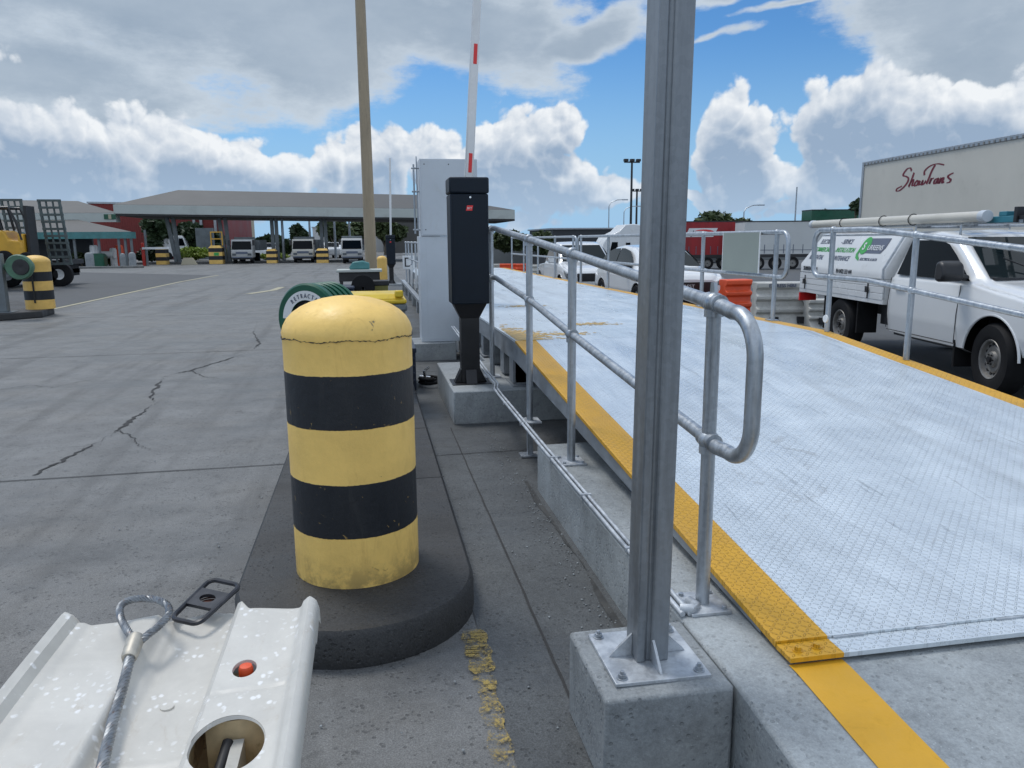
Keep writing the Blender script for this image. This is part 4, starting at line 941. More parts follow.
# yellow lidded wheelie bin
q = at_y(374, 300, 7.55)
bn = thing('wheelie_bin', 'grey wheelie bin with a bright yellow lid standing behind the big bollard', 'wheelie bin', (q.x, 7.6, .15))
b = MB(); W0, W1 = .24, .29
b.add([(x*w_, y*d_-.0, z) for (w_, d_, z) in ((W0, .25, .09), (W1, .33, .87)) for (x, y) in ((-1, -1), (1, -1), (1, 1), (-1, 1))], [(0, 1, 2, 3), (4, 5, 6, 7), (0, 1, 5, 4), (1, 2, 6, 5), (2, 3, 7, 6), (3, 0, 4, 7)])
b.lohi((-.305, -.345, .80), (.305, .345, .868)); b.build('body', 'bingrey', bn, bevel=.02)
b = MB(); b.lohi((-.30, -.35, .872), (.30, .36, .912)); b.add([(x*w_, y*d_, z) for (w_, d_, z) in ((.285, .335, .912), (.22, .28, .958)) for (x, y) in ((-1, -1), (1, -1), (1, 1), (-1, 1))], [(0, 1, 2, 3), (4, 5, 6, 7), (0, 1, 5, 4), (1, 2, 6, 5), (2, 3, 7, 6), (3, 0, 4, 7)])
b.lohi((.19, -.35, .93), (.27, -.28, .995)); b.build('lid', 'yellow_plastic', bn, bevel=.014)
for s_ in (-1, 1):
    b = MB(); b.lathe([(.001, -.03), (.10, -.03), (.10, .03), (.001, .03)], c=(s_*.25, .28, .10), n=20, axis='X'); b.build('wheel', 'black', bn)
q = at_y(411, 330, 8.4)
b = MB(); b.lohi((q.x-.14, 8.2, .01), (q.x+.03, 8.9, .42)); b.lohi((q.x-.15, 8.18, .42), (q.x+.04, 8.92, .47))
for k in range(4): b.lohi((q.x-.13, 8.185, .10+k*.08), (q.x+.02, 8.199, .13+k*.08))
tag(b.build('storage_crate', 'navy', bevel=.008), 'navy blue plastic crate standing between the yellow lidded bin and the pale cabinet', 'crate')
# lamp pole
q = at_y(372, 300, 15.0)
lpole = thing('lamp_pole', 'tall beige tapered lamp pole rising out of frame behind the yellow lidded bin', 'lamp pole', (q.x+.01, 15.0, .15))
b = MB(); b.tube([(0, 0, 0), (0, 0, 9.5)], [.115, .075], 12); b.build('shaft', 'polebeige', lpole)
b = MB(); b.lohi((-.2, -.2, 0), (.2, .2, .02)); b.build('base_plate', 'galv', lpole); b = MB(); b.tube([(0, 0, 9.45), (0, .3, 9.8), (0, 1.3, 9.95)], .04, 8); b.build('arm', 'galv', lpole)
b = MB(); b.sphere((0, 1.6, 9.92), .3, (.5, 1, .3)); b.build('lamp_head', 'galv', lpole)
# cluster at the pole
q = at_y(343, 284, 12.6)
b = MB(); b.lohi((q.x-.17, 12.3, .15), (q.x+.17, 13.0, .86)); b.lohi((q.x-.18, 12.28, .86), (q.x+.18, 13.02, .90)); b.lohi((q.x-.12, 12.27, .3), (q.x+.12, 12.299, .75))
tag(b.build('battery_box', 'navy', bevel=.015), 'dark navy box in front of the workbench left of the lamp pole', 'box')
q = at_y(363, 286, 12.8)
fd = thing('hose_drum', 'black round hose drum between the navy box and the lamp pole', 'drum', (q.x, 12.8, .15))
b = MB(); b.lathe([(.001, -.12), (.19, -.12), (.19, -.09), (.11, -.08), (.11, .08), (.19, .09), (.19, .12), (.001, .12)], c=(0, 0, .72), n=32, axis='Y'); b.build('drum', 'black', fd)
b = MB(); b.prism([(-.17, 0), (-.12, 0), (.02, .72), (-.02, .72)], -.15, -.125, 'Y'); b.prism([(.17, 0), (.12, 0), (-.02, .72), (.02, .72)], -.15, -.125, 'Y'); b.lohi((-.2, -.15, 0), (.2, .2, .03)); b.build('frame', 'darkmetal', fd)
q = at_y(360, 270, 14.0)
wk = thing('workbench', 'dark steel workbench with a pale flat top beyond the navy box', 'workbench', (q.x, 14.0, .15))
b = MB(); b.lohi((-.40, -.3, .92), (.38, .3, .96)); b.build('top', 'fascia', wk, bevel=.005)
b = MB(); b.lohi((-.36, -.26, .76), (.34, .26, .919)); b.build('drawer_case', 'darkmetal', wk, bevel=.005)
for sx_ in (-1, 1):
    for sy_ in (-1, 1): b = MB(); b.lohi((sx_*.33-.02, sy_*.24-.02, 0), (sx_*.33+.02, sy_*.24+.02, .759)); b.build('leg', 'darkmetal', wk)
b = MB(); X_ = q.x; b.prism([(X_-.18, 1.1125), (X_+.17, 1.1125), (X_+.17, 1.22), (X_+.05, 1.26), (X_-.12, 1.24), (X_-.18, 1.16)], 13.85, 14.15, 'Y')
tag(b.build('pump_unit', 'teal', bevel=.02), 'small green pump unit sitting on the workbench', 'pump')
q = at_y(379, 280, 13.2)
ob = thing('olive_bin', 'narrow olive yellow bin with a black lid right of the lamp pole base', 'bin', (q.x+.02, 13.2, .15))
b = MB(); b.add([(x*w_, y*d_, z) for (w_, d_, z) in ((.09, .16, 0), (.125, .2, .72)) for (x, y) in ((-1, -1), (1, -1), (1, 1), (-1, 1))], [(0, 1, 2, 3), (4, 5, 6, 7), (0, 1, 5, 4), (1, 2, 6, 5), (2, 3, 7, 6), (3, 0, 4, 7)]); b.build('body', 'olive', ob, bevel=.01)
b = MB(); b.lohi((-.14, -.21, .722), (.14, .21, .80)); b.build('lid', 'darkmetal', ob, bevel=.01)
q = at_y(382, 262, 19.0); bollard('bollard', 'slim yellow bollard with a black cap band standing just right of the lamp pole', q.x, 19.0, .15, .12, 1.10, .09, 'yellow and black bollards', seam=False, bands=1, n=20)
q = at_y(387, 273, 29.6); b = MB(); b.lathe([(.08, 0), (.08, .95), (.05, 1.02), (.0001, 1.04)], n=14); o = b.build('yellow_post', 'yellow_plastic', loc=(0, 0, 0)); o.location = (q.x-.1, 29.6, 0); tag(o, 'thin orange yellow guard post beside the far boom gate', 'guard post')
# cable tray with stubs, far rails, letter sign
ct = thing('cable_tray', 'long galvanised cable tray on short concrete stubs running beyond the pale cabinet', 'cable tray', (1.08, 17, 0))
b = MB(); b.lohi((1.02, 11.1, .30), (1.14, 26, .325)); b.lohi((1.015, 11.1, .28), (1.022, 26, .345)); b.build('tray', 'galv', ct, world=True)
for k in range(8): y = 11.6+k*1.9; b = MB(); b.lohi((1.02, y, 0), (1.13, y+.3, .279)); b.build('stub', 'newcon', ct, world=True)
def rail(name, label, x, ys, zt_, zm, zb, grp, extra=None, r=.024):
    t_ = thing(name, label, 'handrail', (x, (ys[0]+ys[-1])/2, zb(ys[0])), 0, grp)
    b = MB(); b.tube([(x, y, zt_(y)) for y in ys], r, 10); b.build('top_rail', 'galv', t_, world=True)
    b = MB(); b.tube([(x, y, zm(y)) for y in ys], r*.9, 10); b.build('mid_rail', 'galv', t_, world=True)
    for y in ys:
        b = MB(); b.cyl((x, y, zb(y)), (x, y, zt_(y)), r, n=12); b.sphere((x, y, zt_(y)), r*1.4, n=10, m=6); b.sphere((x, y, zm(y)), r*1.4, n=10, m=6); b.lohi((x-.05, y-.07, zb(y)), (x+.05, y+.07, zb(y)+.01)); b.build('post', 'galv', t_, world=True)
    return t_
rail('handrail', 'distant galvanised handrail above the cable tray beyond the pale cabinet', 1.19, [11.4+1.75*k for k in range(9)], lambda y: 1.55, lambda y: 1.08, lambda y: .291, 'galvanised pipe handrails')
b = MB(); b.lohi((1.00, 23.6, .76), (1.36, 23.62, 1.16)); o = b.build('letter_sign', 'white', bevel=.004); tag(o, 'small white sign with a black letter D on the far handrail beyond the cabinet', 'sign')
text('letter', 'D', .40, 'ktxt', o, (0, -.014, .07), align='CENTER')
for k in range(3):
    y = 17+2.1*k; b = MB(); b.lohi((1.10, y, .45), (1.16, y+.02, .95)); o = b.build('notice_panel', 'white', bevel=.004); tag(o, ['blank white notice panel on the far handrail nearest the pale cabinet', 'blank white notice panel on the far handrail, middle one of three', 'blank white notice panel on the far handrail nearest the letter sign'][k], 'notice', 'white notice panels')
# ------------------------------------------------------------------ right handrails
XR = 4.165
def hook(x, yc, z0, z1, d, r=.024):     # rounded end loop towards -d
    R0 = .11; pts = [(x, yc, z1), (x, yc-d*.10, z1)]
    for i in range(9): a = R_(90+90*i/8); pts.append((x, yc-d*.12+d*R0*math.cos(a), z1-R0+R0*math.sin(a)))
    for i in range(9): a = R_(180+90*i/8); pts.append((x, yc-d*.12+d*R0*math.cos(a), z0+R0+R0*math.sin(a)))
    pts += [(x, yc, z0)]; return pts
gB = 'galvanised pipe handrails'
ysB = [7.45, 9.25, 11.2, 13.2, 15.0]
rB = rail('handrail', 'galvanised handrail carrying the grey green sign panel along the far right edge of the platform', XR, ysB, lambda y: 1.655, lambda y: 1.20, lambda y: ZK, gB)
b = MB(); b.tube(hook(XR, 7.45, 1.20, 1.655, 1), .024, 12); b.tube(hook(XR, 15.0, 1.20, 1.655, -1), .024, 12); b.build('end_loop', 'galv', rB, world=True)
ysD = [15.6, 17.2, 19.0, 20.8, 22.6]
rD = rail('handrail', 'most distant galvanised handrail on the right edge of the weighbridge platform', XR, ysD, lambda y: 1.655, lambda y: 1.20, lambda y: ZK, gB)
b = MB(); b.tube(hook(XR, 15.6, 1.20, 1.655, 1), .024, 12); b.build('end_loop', 'galv', rD, world=True)
def zc_t(y): return 1.665 if y > 5.95 else 1.665-(5.95-y)*.092
def zc_m(y): return 1.24 if y > 5.95 else 1.24-(5.95-y)*.088
ysC = [6.52, 5.93, 5.38, 4.2, 3.0, 2.2]
tC = thing('handrail', 'galvanised handrail beside the white utility truck, sloping down along the right edge of the ramp', 'handrail', (XR, 4.5, .7), 0, gB)
for nm, fz, r in (('top_rail', zc_t, .024), ('mid_rail', zc_m, .022)):
    b = MB(); b.tube([(XR, y, fz(y)) for y in ysC], r, 14); b.build(nm, 'galv', tC, world=True)
b = MB(); b.tube(hook(XR, 6.52, 1.24, 1.665, -1), .024, 14); b.build('end_loop', 'galv', tC, world=True)
for y in (6.46, 5.36, 4.05, 2.8):
    b = MB(); b.cyl((XR, y, zd(y)), (XR, y, zc_t(y)), .024, n=14)
    for f in (zc_t, zc_m): b.sphere((XR, y, f(y)), .035, n=12, m=8)
    b.build('post', 'galv', tC, world=True)
b = MB(); b.lathe([(.001, -.012), (.035, -.012), (.038, 0), (.035, .004), (.001, .004)], c=(XR-.028, 6.44, .86), n=20, axis='X'); tag(b.build('reflector_disc', 'white'), 'small white round reflector disc on the handrail post by the utility truck', 'reflector')
a_, b_ = at_x(724, 253, XR-.03), at_x(760, 253, XR-.03)
sp_ = thing('sign_panel', 'plain grey green rectangular sign panel seen from behind, hung between two rails', 'sign', (XR-.035, (a_.y+b_.y)/2, 1.21))
b = MB(); b.lohi((XR-.045, b_.y, 1.225), (XR-.038, a_.y, 1.66)); b.build('panel', 'signback', sp_, world=True)
b = MB(); b.lohi((XR-.047, b_.y-.012, 1.222), (XR-.036, b_.y-.0005, 1.663)); b.build('edging', 'white', sp_, world=True); b = MB(); b.lohi((XR-.047, a_.y+.0005, 1.222), (XR-.036, a_.y+.012, 1.663)); b.build('edging', 'white', sp_, world=True)
# ------------------------------------------------------------------ plastic road barriers
def barrier_mesh(L, hgt, foot=True):
    b = MB(); w0 = .24; k = 5; prof = []
    lay = [(0, .27), (.03, .28), (.26, .15), (.30, .20), (.36, .20), (.40, .13), (.50, .12), (.54, .18), (.60, .18), (.64, .115), (.72, .11), (.76, .17), (.84, .17), (.86, .14)]
    prof = [(-w_, z*hgt/.86) for z, w_ in lay]+[(w_, z*hgt/.86) for z, w_ in reversed(lay)]
    b.prism(prof, -L/2, L/2, 'X'); return b
def barrier(name, label, px, py, D, L, mat, rot, group, h=.86, txt=None):
    v = ray(px, py); p_ = CAM+v*(D/F); z = zr(p_.y)
    t_ = thing(name, label, 'road barrier', (p_.x, p_.y, z), R_(rot), group)
    b = barrier_mesh(L, h); bd = b.build('body', mat, t_, bevel=.012)
    b = MB()
    for s_ in (-.22, .22): b.lohi((s_*L-.07*L/1.15, -.285, .10), (s_*L+.07*L/1.15, -.20, .22))
    b.build('fork_pocket', 'darkmetal', t_)
    if txt: text('lettering', txt, .085, 'ltxt', bd, (-.36, -.178, h*.895), xs=1.0, bold=.002)
    return t_
gp = 'plastic road barriers'
barrier('road_barrier', 'white plastic road barrier with blue lettering in front of the utility truck tray', 784, 300, 14.6, 1.15, 'white_plastic', -10, gp, txt='EXPRESS HIRE')
barrier('road_barrier', 'white plastic road barrier half hidden behind the rear wheel of the utility truck', 826, 303, 14.3, .75, 'white_plastic', -8, gp, h=.55)
barrier('road_barrier', 'orange red plastic road barrier just right of the white crossover', 735, 297, 16.2, .60, 'orange', 4, gp)
barrier('road_barrier', 'distant orange red barrier, left one of the pair seen through the far handrail', 508, 268, 46, 1.0, 'orange', -10, gp)
barrier('road_barrier', 'distant orange red barrier, right one of the pair seen through the far handrail', 523, 268, 45, .8, 'orange', -10, gp)
barrier('road_barrier', 'distant white plastic barrier left of the orange red pair', 491, 267, 46, 1.2, 'white_plastic', -10, gp)
barrier('road_barrier', 'distant white plastic barrier right of the orange red pair', 547, 270, 40, 1.5, 'white_plastic', -10, gp)
# ------------------------------------------------------------------ vehicles
def lerp_st(st, x):
    if x <= st[0][0]: return st[0][1:]
    for i in range(len(st)-1):
        if x <= st[i+1][0]:
            u = (x-st[i][0])/(st[i+1][0]-st[i][0]); return [a+(c-a)*u for a, c in zip(st[i][1:], st[i+1][1:])]
    return st[-1][1:]
def car_shell(name, st, arches, parent, mat, R=.43, step=.035, smooth_n=2):
    # st rows: x, bottom, belt, top, half width, half width at roof
    n = int((st[-1][0]-st[0][0])/step)+1; xs = [st[0][0]+(st[-1][0]-st[0][0])*i/(n-1) for i in range(n)]
    A = [lerp_st(st, x) for x in xs]
    for _ in range(smooth_n):
        A = [A[0]]+[[(A[i-1][k]+2*A[i][k]+A[i+1][k])/4 for k in range(5)] for i in range(1, n-1)]+[A[-1]]
    seg = [2, 7, 9, 7, 2, 8, 3, 6]; vs = []
    def sec(a):
        zb, ze, zt_, w_, wt = a
        K = [(w_-.14, zb), (w_-.03, zb+.05), (w_, zb+.38*(ze-zb)), (w_-.008, zb+.80*(ze-zb)), (w_-.035, ze-.01), (w_-.055, ze+.008 if zt_-ze > .03 else ze), (wt, max(ze+.01, zt_-.06)), (wt-.07, max(ze+.015, zt_-.008)), (0, zt_+.012)]
        out = []
        for i in range(len(K)-1):
            for k in range(seg[i]): u = k/seg[i]; out.append((K[i][0]+(K[i+1][0]-K[i][0])*u, K[i][1]+(K[i+1][1]-K[i][1])*u))
        out.append(K[-1]); return out
    S = [sec(a) for a in A]; m = len(S[0])
    for i, x in enumerate(xs):
        for (y, z) in S[i]: vs.append([x, -y, z])
        for (y, z) in reversed(S[i][:-1]): vs.append([x, y, z])
    M_ = 2*m-1; fs = [(i*M_+j, i*M_+j+1, (i+1)*M_+j+1, (i+1)*M_+j) for i in range(n-1) for j in range(M_-1)]
    keep = []; cut = {}
    for f in fs:
        c_ = [sum(vs[i][k] for i in f)/4 for k in range(3)]; hit = None
        if abs(c_[1]) > .5:
            for (ax, az_) in arches:
                if (c_[0]-ax)**2+(c_[2]-az_)**2 < R*R: hit = (ax, az_)
        if hit:
            for i in f: cut[i] = hit
        else: keep.append(f)
    kv = set(i for f in keep for i in f)
    for i, h in cut.items():
        if i in kv and vs[i][2] > lerp_st(st, vs[i][0])[0]+.03:
            dx, dz = vs[i][0]-h[0], vs[i][2]-h[1]; L = math.hypot(dx, dz) or 1; vs[i][0] = h[0]+dx/L*R; vs[i][2] = h[1]+dz/L*R
    b = MB(); b.add(vs, keep); b.add([vs[j] for j in range(M_)], [tuple(range(M_))]); b.add([vs[(n-1)*M_+j] for j in range(M_)], [tuple(range(M_))])
    # rolled arch lips
    for (ax, az_) in arches:
        for s_ in (-1, 1):
            w_ = lerp_st(st, ax)[3]
            pts = [(ax+R*math.cos(R_(a)), s_*(w_-.012), az_+R*math.sin(R_(a))) for a in range(4, 177, 7)]
            b.tube(pts, .014, 6)
    o = b.build(name, mat, parent); 
    o.data.set_sharp_from_angle(angle=R_(50)); return o
def wheel(parent, x, y, r, side, steel=True, w=.22, steer=0.0, rim=.205, spokes=5):
    Xm = Matrix.Translation((x, y, r)) @ Matrix.Rotation(steer, 4, 'Z') @ Matrix.Scale(side, 4, (0, 1, 0))   # outer face at +Y*side
    b = MB(); b.X = Xm; h = w/2
    b.lathe([(rim, -h), (r-.03, -h), (r-.005, -h+.03), (r, -h+.06), (r, h-.06), (r-.005, h-.03), (r-.03, h), (rim+.03, h+.005), (rim, h-.01)], n=40, axis='Y', cap=False)
    wo_ = b.build('wheel', 'black', parent)
    b = MB(); b.X = Xm
    if steel:
        b.lathe([(rim, h-.012), (rim-.006, h-.004), (rim-.022, h-.012), (rim-.03, h-.05), (rim-.055, h-.06), (rim-.075, h-.04), (.085, h-.045), (.075, h-.02), (.03, h-.015), (.0001, h-.012)], n=40, axis='Y', cap=False)
        b.build('rim', 'steelwheel', wo_)
        b = MB(); b.X = Xm
        for k in range(14): a = 2*PI*k/14; c_ = (rim-.052)*math.cos(a), (rim-.052)*math.sin(a); b.cyl((c_[0], h-.065, c_[1]), (c_[0], h-.050, c_[1]), .017, n=10)
        for k in range(6): a = 2*PI*k/6; b.cyl((.052*math.cos(a), h-.03, .052*math.sin(a)), (.052*math.cos(a), h-.005, .052*math.sin(a)), .010, n=6)
        b.cyl((0, h-.02, 0), (0, h+.006, 0), .032, n=16); b.build('rim_hole', 'blackpaint', wo_)
    else:
        b.lathe([(rim, h-.012), (rim-.008, h-.004), (rim-.02, h-.012), (rim-.03, h-.08), (.0001, h-.08)], n=36, axis='Y', cap=False)
        b.build('rim', 'darkmetal', wo_)
        b = MB(); b.X = Xm
        for k in range(spokes):
            a = 2*PI*k/spokes; b.X = Xm @ Matrix.Rotation(a, 4, 'Y'); b.prism([(-.035, .03), (.035, .03), (.022, rim-.015), (-.022, rim-.015)], h-.035, h-.01, 'Y')
        b.X = Xm; b.lathe([(.06, h-.03), (.05, h-.004), (.0001, h-.002)], n=20, axis='Y'); b.build('spokes', 'galv_plate', wo_)
    return wo_
def pane(parent, name, pts, mat, off, th=.004):
    pts = [Vector(p) for p in pts]; n = (pts[1]-pts[0]).cross(pts[2]-pts[0]).normalized()
    if n.dot(Vector(off)) < 0: n = -n
    a = [p+n*.004 for p in pts]; c_ = [p+n*(.004+th) for p in pts]; k = len(pts); b = MB()
    b.add(a+c_, [tuple(range(k)), tuple(range(k, 2*k))]+[(i, (i+1) % k, k+(i+1) % k, k+i) for i in range(k)]); return b.build(name, mat, parent, smooth=False)
# --- white utility truck beside the ramp
Fw, Rw = at_z(989, 360, .365), at_z(838.5, 324, .365)
dv_ = (Fw-Rw); yaw = math.atan2(dv_.y, dv_.x); wbase = math.hypot(dv_.x, dv_.y)
# wheel faces on the near side: shift the axle line to the body's centre
nside = Vector((math.cos(yaw+PI/2), math.sin(yaw+PI/2), 0))
ctr = (Fw+Rw)/2+nside*.91
ut = thing('utility_truck', 'white single cab utility truck with a lettered service body and pipe rack', 'utility truck', (ctr.x, ctr.y, 0.0), yaw)
hw = wbase/2; xo = hw-1.61
st = [(2.50+xo, .45, .82, .86, .74, .66), (2.54+xo-.02, .42, .80, .85, .80, .70)]
st = [(-.46+xo, .40, 1.10, 1.60, .91, .66), (-.40+xo, .38, 1.10, 1.64, .925, .69), (.1+xo, .37, 1.10, 1.67, .93, .70), (.42+xo, .37, 1.10, 1.63, .93, .69), (.52+xo, .37, 1.10, 1.595, .93, .69), (1.22+xo, .37, 1.09, 1.17, .93, .80), (1.32+xo, .37, 1.07, 1.13, .93, .82), (1.9+xo, .40, 1.0, 1.07, .925, .82), (2.3+xo, .42, .92, .99, .90, .78), (2.45+xo, .42, .84, .90, .84, .70), (2.52+xo, .44, .74, .78, .74, .60)]
cabm = car_shell('cab', st, [(hw, .37)], ut, 'whitecar', R=.45)
def sidey(z, ze=1.11, zt_=1.67, w_=.885, wt=.715): return w_+(wt-w_)*(z-ze)/(zt_-.06-ze)
for s_ in (-1, 1):
    P_ = [(-.34, 1.14), (1.14, 1.13), (.72, 1.39), (.50, 1.51), (.32, 1.555), (-.30, 1.555)]
    pane(cabm, 'side_window', [(x+xo, s_*(sidey(z)+.004), z) for x, z in P_], 'glass', (0, s_, 0))
    P_ = [(1.18, 1.138), (1.02, 1.138), (.98, 1.30), (1.0, 1.33)]
    b = MB(); b.lohi((1.00+xo, s_*.86, 1.14), (1.10+xo, s_*.98, 1.20)); b.prism([(.93+xo, 1.15), (.99+xo, 1.12), (1.09+xo, 1.13), (1.12+xo, 1.19), (1.09+xo, 1.31), (1.02+xo, 1.345), (.95+xo, 1.33)], s_*.93, s_*1.17, 'Y')
    b.build('door_mirror', 'mirror', ut, bevel=.03)
    b = MB(); b.lohi((-.28+xo, s_*.928, .96), (-.06+xo, s_*.945, .99)); b.build('door_handle', 'mirror', cabm, bevel=.006)
    b = MB()
    for (x0, z0, x1, z1) in ((-.42, .48, -.42, 1.10), (1.02, .46, 1.02, 1.08)): b.tube([(x0+xo, s_*.9335, z0), (x1+xo, s_*.9335-.0*s_, (z0+z1)/2), (x1+xo, s_*.908, z1)], .0045, 5)
    b.tube([(-.42+xo, s_*.922, .455), (1.02+xo, s_*.922, .455)], .005, 5); b.build('door_gap', 'darkmetal', cabm)
    b = MB(); b.prism([(2.02+xo, .94), (2.40+xo, .86), (2.43+xo, .74), (2.30+xo, .76)], s_*.84, s_*.925, 'Y'); b.build('headlight', 'lamp', ut, bevel=.015)
    b = MB(); b.lohi((hw-.62, s_*.55, .20), (hw-.59, s_*.91, .62)); b.build('mud_flap', 'black', ut)
pane(cabm, 'windscreen', [(1.235+xo, -.74, 1.165), (1.235+xo, .74, 1.165), (.565+xo, .60, 1.585), (.565+xo, -.60, 1.585)], 'glass2', (1, 0, 1))
b = MB(); b.tube([(1.26+xo, -.1, 1.185), (1.05+xo, -.5, 1.37)], .008, 6); b.tube([(1.26+xo, .5, 1.185), (1.05+xo, .05, 1.37)], .008, 6); b.lohi((1.24+xo, -.72, 1.15), (1.29+xo, .72, 1.172)); b.build('wiper', 'mirror', cabm)
b = MB(); b.lohi((.0, -.5, .3), (2.35+xo, .5, .52)); b.lohi((-.35+xo, -.86, .39), (1.0+xo, .86, .44)); b.lohi((-2.9, -.40, .52), (.0, .40, .70)); b.lohi((hw-.44, -.66, .3), (hw+.44, .66, .82)); b.lohi((2.42+xo, -.45, .62), (2.545+xo, .45, .78)); b.build('chassis', 'darkmetal', ut)
for s_ in (-1, 1):
    wheel(ut, hw, s_*.80, .37, s_, True, steer=R_(-6)); wheel(ut, -hw, s_*.80, .37, s_, True)
b = MB(); b.lohi((-.55+xo, -.68, .45), (-1.05+xo, -.45, .72)); b.build('under_tray_box', 'darkmetal', ut)
# service body
T0, T1 = -3.22+xo, -.55+xo
sb = MB(); sb.lohi((T0, -.93, .745), (T1, .93, .80)); 
for k in range(3): sb.lohi((T0+.01, -.935, .80+k*.085), (T1-.01, -.915, .80+k*.085+.080)); sb.lohi((T0+.01, .915, .80+k*.085), (T1-.01, .935, .80+k*.085+.080))
sb.lohi((T0, -.91, .80), (T1, .91, 1.06)); trm = sb.build('tray', 'white', ut, bevel=.004)
b = MB(); prf = [(-.93, 1.062), (-.93, 1.19), (-.70, 1.64), (-.62, 1.665), (.62, 1.665), (.70, 1.64), (.93, 1.19), (.93, 1.062)]
T2 = T0+.0
vs = [(T0, y, z) for y, z in prf]+[(T1, y, z) for y, z in prf]
vs[2] = (T0+.25, -.70, 1.64); vs[3] = (T0+.27, -.62, 1.665); vs[4] = (T0+.27, .62, 1.665); vs[5] = (T0+.25, .70, 1.64)
for k_ in (10, 11, 12, 13): vs[k_] = (vs[k_][0]+.04, vs[k_][1], vs[k_][2])
b.add(vs, [tuple(range(8)), tuple(range(8, 16))]+[(i, (i+1) % 8, 8+(i+1) % 8, 8+i) for i in range(8)])
can = b.build('canopy', 'white', ut, bevel=.012)
b = MB()
b.tube([(T1-.035, -.936, 1.07), (T1-.035, -.936, 1.19), (T1+.01, -.708, 1.64)], .016, 6); b.tube([(T1+.0, -.712, 1.635), (T0+.26, -.712, 1.635)], .008, 6); b.build('canopy_edge', 'galv_plate', can)
ta = math.atan2(.23, .45)   # lean of the canopy side
def onside(x, s): return (x, -.93+.23*s-.004, 1.19+.45*s-.001)
def side_text(body, x, s, size, mat, xs=.8, shear=.2, bold=.0015, nm='lettering'):
    return text(nm, body, size*1.0, mat, can, onside(x, s), (PI/2-ta, 0, 0), 'LEFT', xs, .001, shear, bold)
x0 = T0+.22
side_text('ELECTRICAL', x0+.10, .70, .105, 'ltxt'); side_text('- SERVICE', x0+.80, .70, .105, 'ltxt')
side_text('COMMERCIAL', x0+.03, .44, .105, 'gtxt'); side_text('- INSTALLATION', x0+.72, .44, .105, 'gtxt')
side_text('RESIDENTIAL', x0-.02, .18, .105, 'ltxt'); side_text('- MAINTENANCE', x0+.68, .18, .105, 'ltxt')
text('lettering', 'SURREENS.COM', .085, 'ktxt', can, (T0+.12, -.9335, 1.095), (PI/2, 0, 0), xs=.85, shear=.1, bold=.001); text('lettering', 'PH 0422 333 444', .085, 'ktxt', can, (T0+1.28, -.9335, 1.095), (PI/2, 0, 0), xs=.8, shear=.1, bold=.001)
lx = x0+1.50; Tm = Matrix.Translation(onside(0, 0)) @ Matrix.Rotation(-ta, 4, 'X')
b = MB(); b.X = Tm; b.prism([(lx+.10, .22), (lx+.60, .22), (lx+.66, .30), (lx+.68, .44), (lx+.10, .44)], -.003, -.001, 'Y'); lg = b.build('logo_bar', 'ltxt', can)
b = MB(); b.X = Tm; b.prism([(lx+.11+.12*math.cos(2*PI*k/24), .33+.13*math.sin(2*PI*k/24)) for k in range(24)], -.006, -.004, 'Y'); b.prism([(lx+.0, .14), (lx-.04, .2), (lx-.02, .30), (lx+.03, .38), (lx+.0, .28), (lx+.02, .19), (lx+.10, .14), (lx+.12, .10)], -.006, -.004, 'Y'); b.build('logo_disc', 'gtxt', can)
side_text('S', lx+.06, .54, .15, 'white', .9, 0, .004).location.y -= .011; side_text('URREENS', lx+.20, .53, .105, 'white', .95, 0, .001).location.y -= .009
side_text('ELECTRICAL & DATA', lx+.14, .22, .055, 'ltxt', .9, .1, .001)
for x in (T0+.22, T1-.40):
    b = MB(); b.lohi((x-.012, -.945, .80), (x+.012, -.936, 1.02)); b.lohi((x-.035, -.965, .88), (x+.035, -.946, .96)); b.build('latch', 'mirror', trm, bevel=.004)
b = MB(); b.lohi((T0+1.12, -.955, 1.06), (T0+1.17, -.934, 1.15)); b.build('latch', 'mirror', can, bevel=.006)
b = MB(); b.lohi((T0-.01, -.93, .60), (T0+.03, -.66, .73)); b.build('tail_lamp', 'redglow', ut)
b = MB(); b.lohi((-hw-.55, -.90, .25), (-hw-.52, -.66, .74)); b.build('mud_flap', 'black', ut); b = MB(); b.lohi((-hw+.50, -.90, .30), (-hw+.53, -.62, .74)); b.build('mud_flap', 'black', ut)
b = MB(); b.lohi((T1+.105, -.62, 1.0), (T1+.13, .62, 1.66)); b.build('headboard', 'galv', ut)
for x in (T1+.035, T0+.45, .42+xo): b = MB(); b.tube([(x, -.60, 1.62), (x, -.60, 1.715), (x, .60, 1.715), (x, .60, 1.62)], .016, 8); b.build('roof_rack_bar', 'galv', ut)
# the load: ladder and pipe tied on the rack
ld = thing('extension_ladder', 'grey aluminium extension ladder lying on the utility truck rack under the white pipe', 'ladder', tuple(wmat(ut) @ Vector((0, 0, 1.735))), yaw)
b = MB()
for y in (-.42, -.06): b.lohi((-3.35, y-.015, .0), (1.25, y+.015, .06))
b.build('stile', 'galv', ld)
b = MB()
for k in range(15): b.cyl((-3.2+k*.3, -.405, .03), (-3.2+k*.3, -.075, .03), .014, n=8)
b.build('rungs', 'galv', ld)
pc = thing('pipe_carrier', 'long white capped plastic pipe tube strapped on top of the utility truck rack', 'pipe', tuple(wmat(ut) @ Vector((-1.4, -.52, 1.755))), yaw)
b = MB(); b.cyl((-2.35, 0, .06), (2.22, 0, .06), .058, n=24); b.build('tube', 'trailer', pc)
for x in (-2.36, 2.14):
    b = MB(); b.cyl((x, 0, .06), (x+.1, 0, .06), .065, n=24); b.build('end_cap', 'cabinet', pc, bevel=.004)
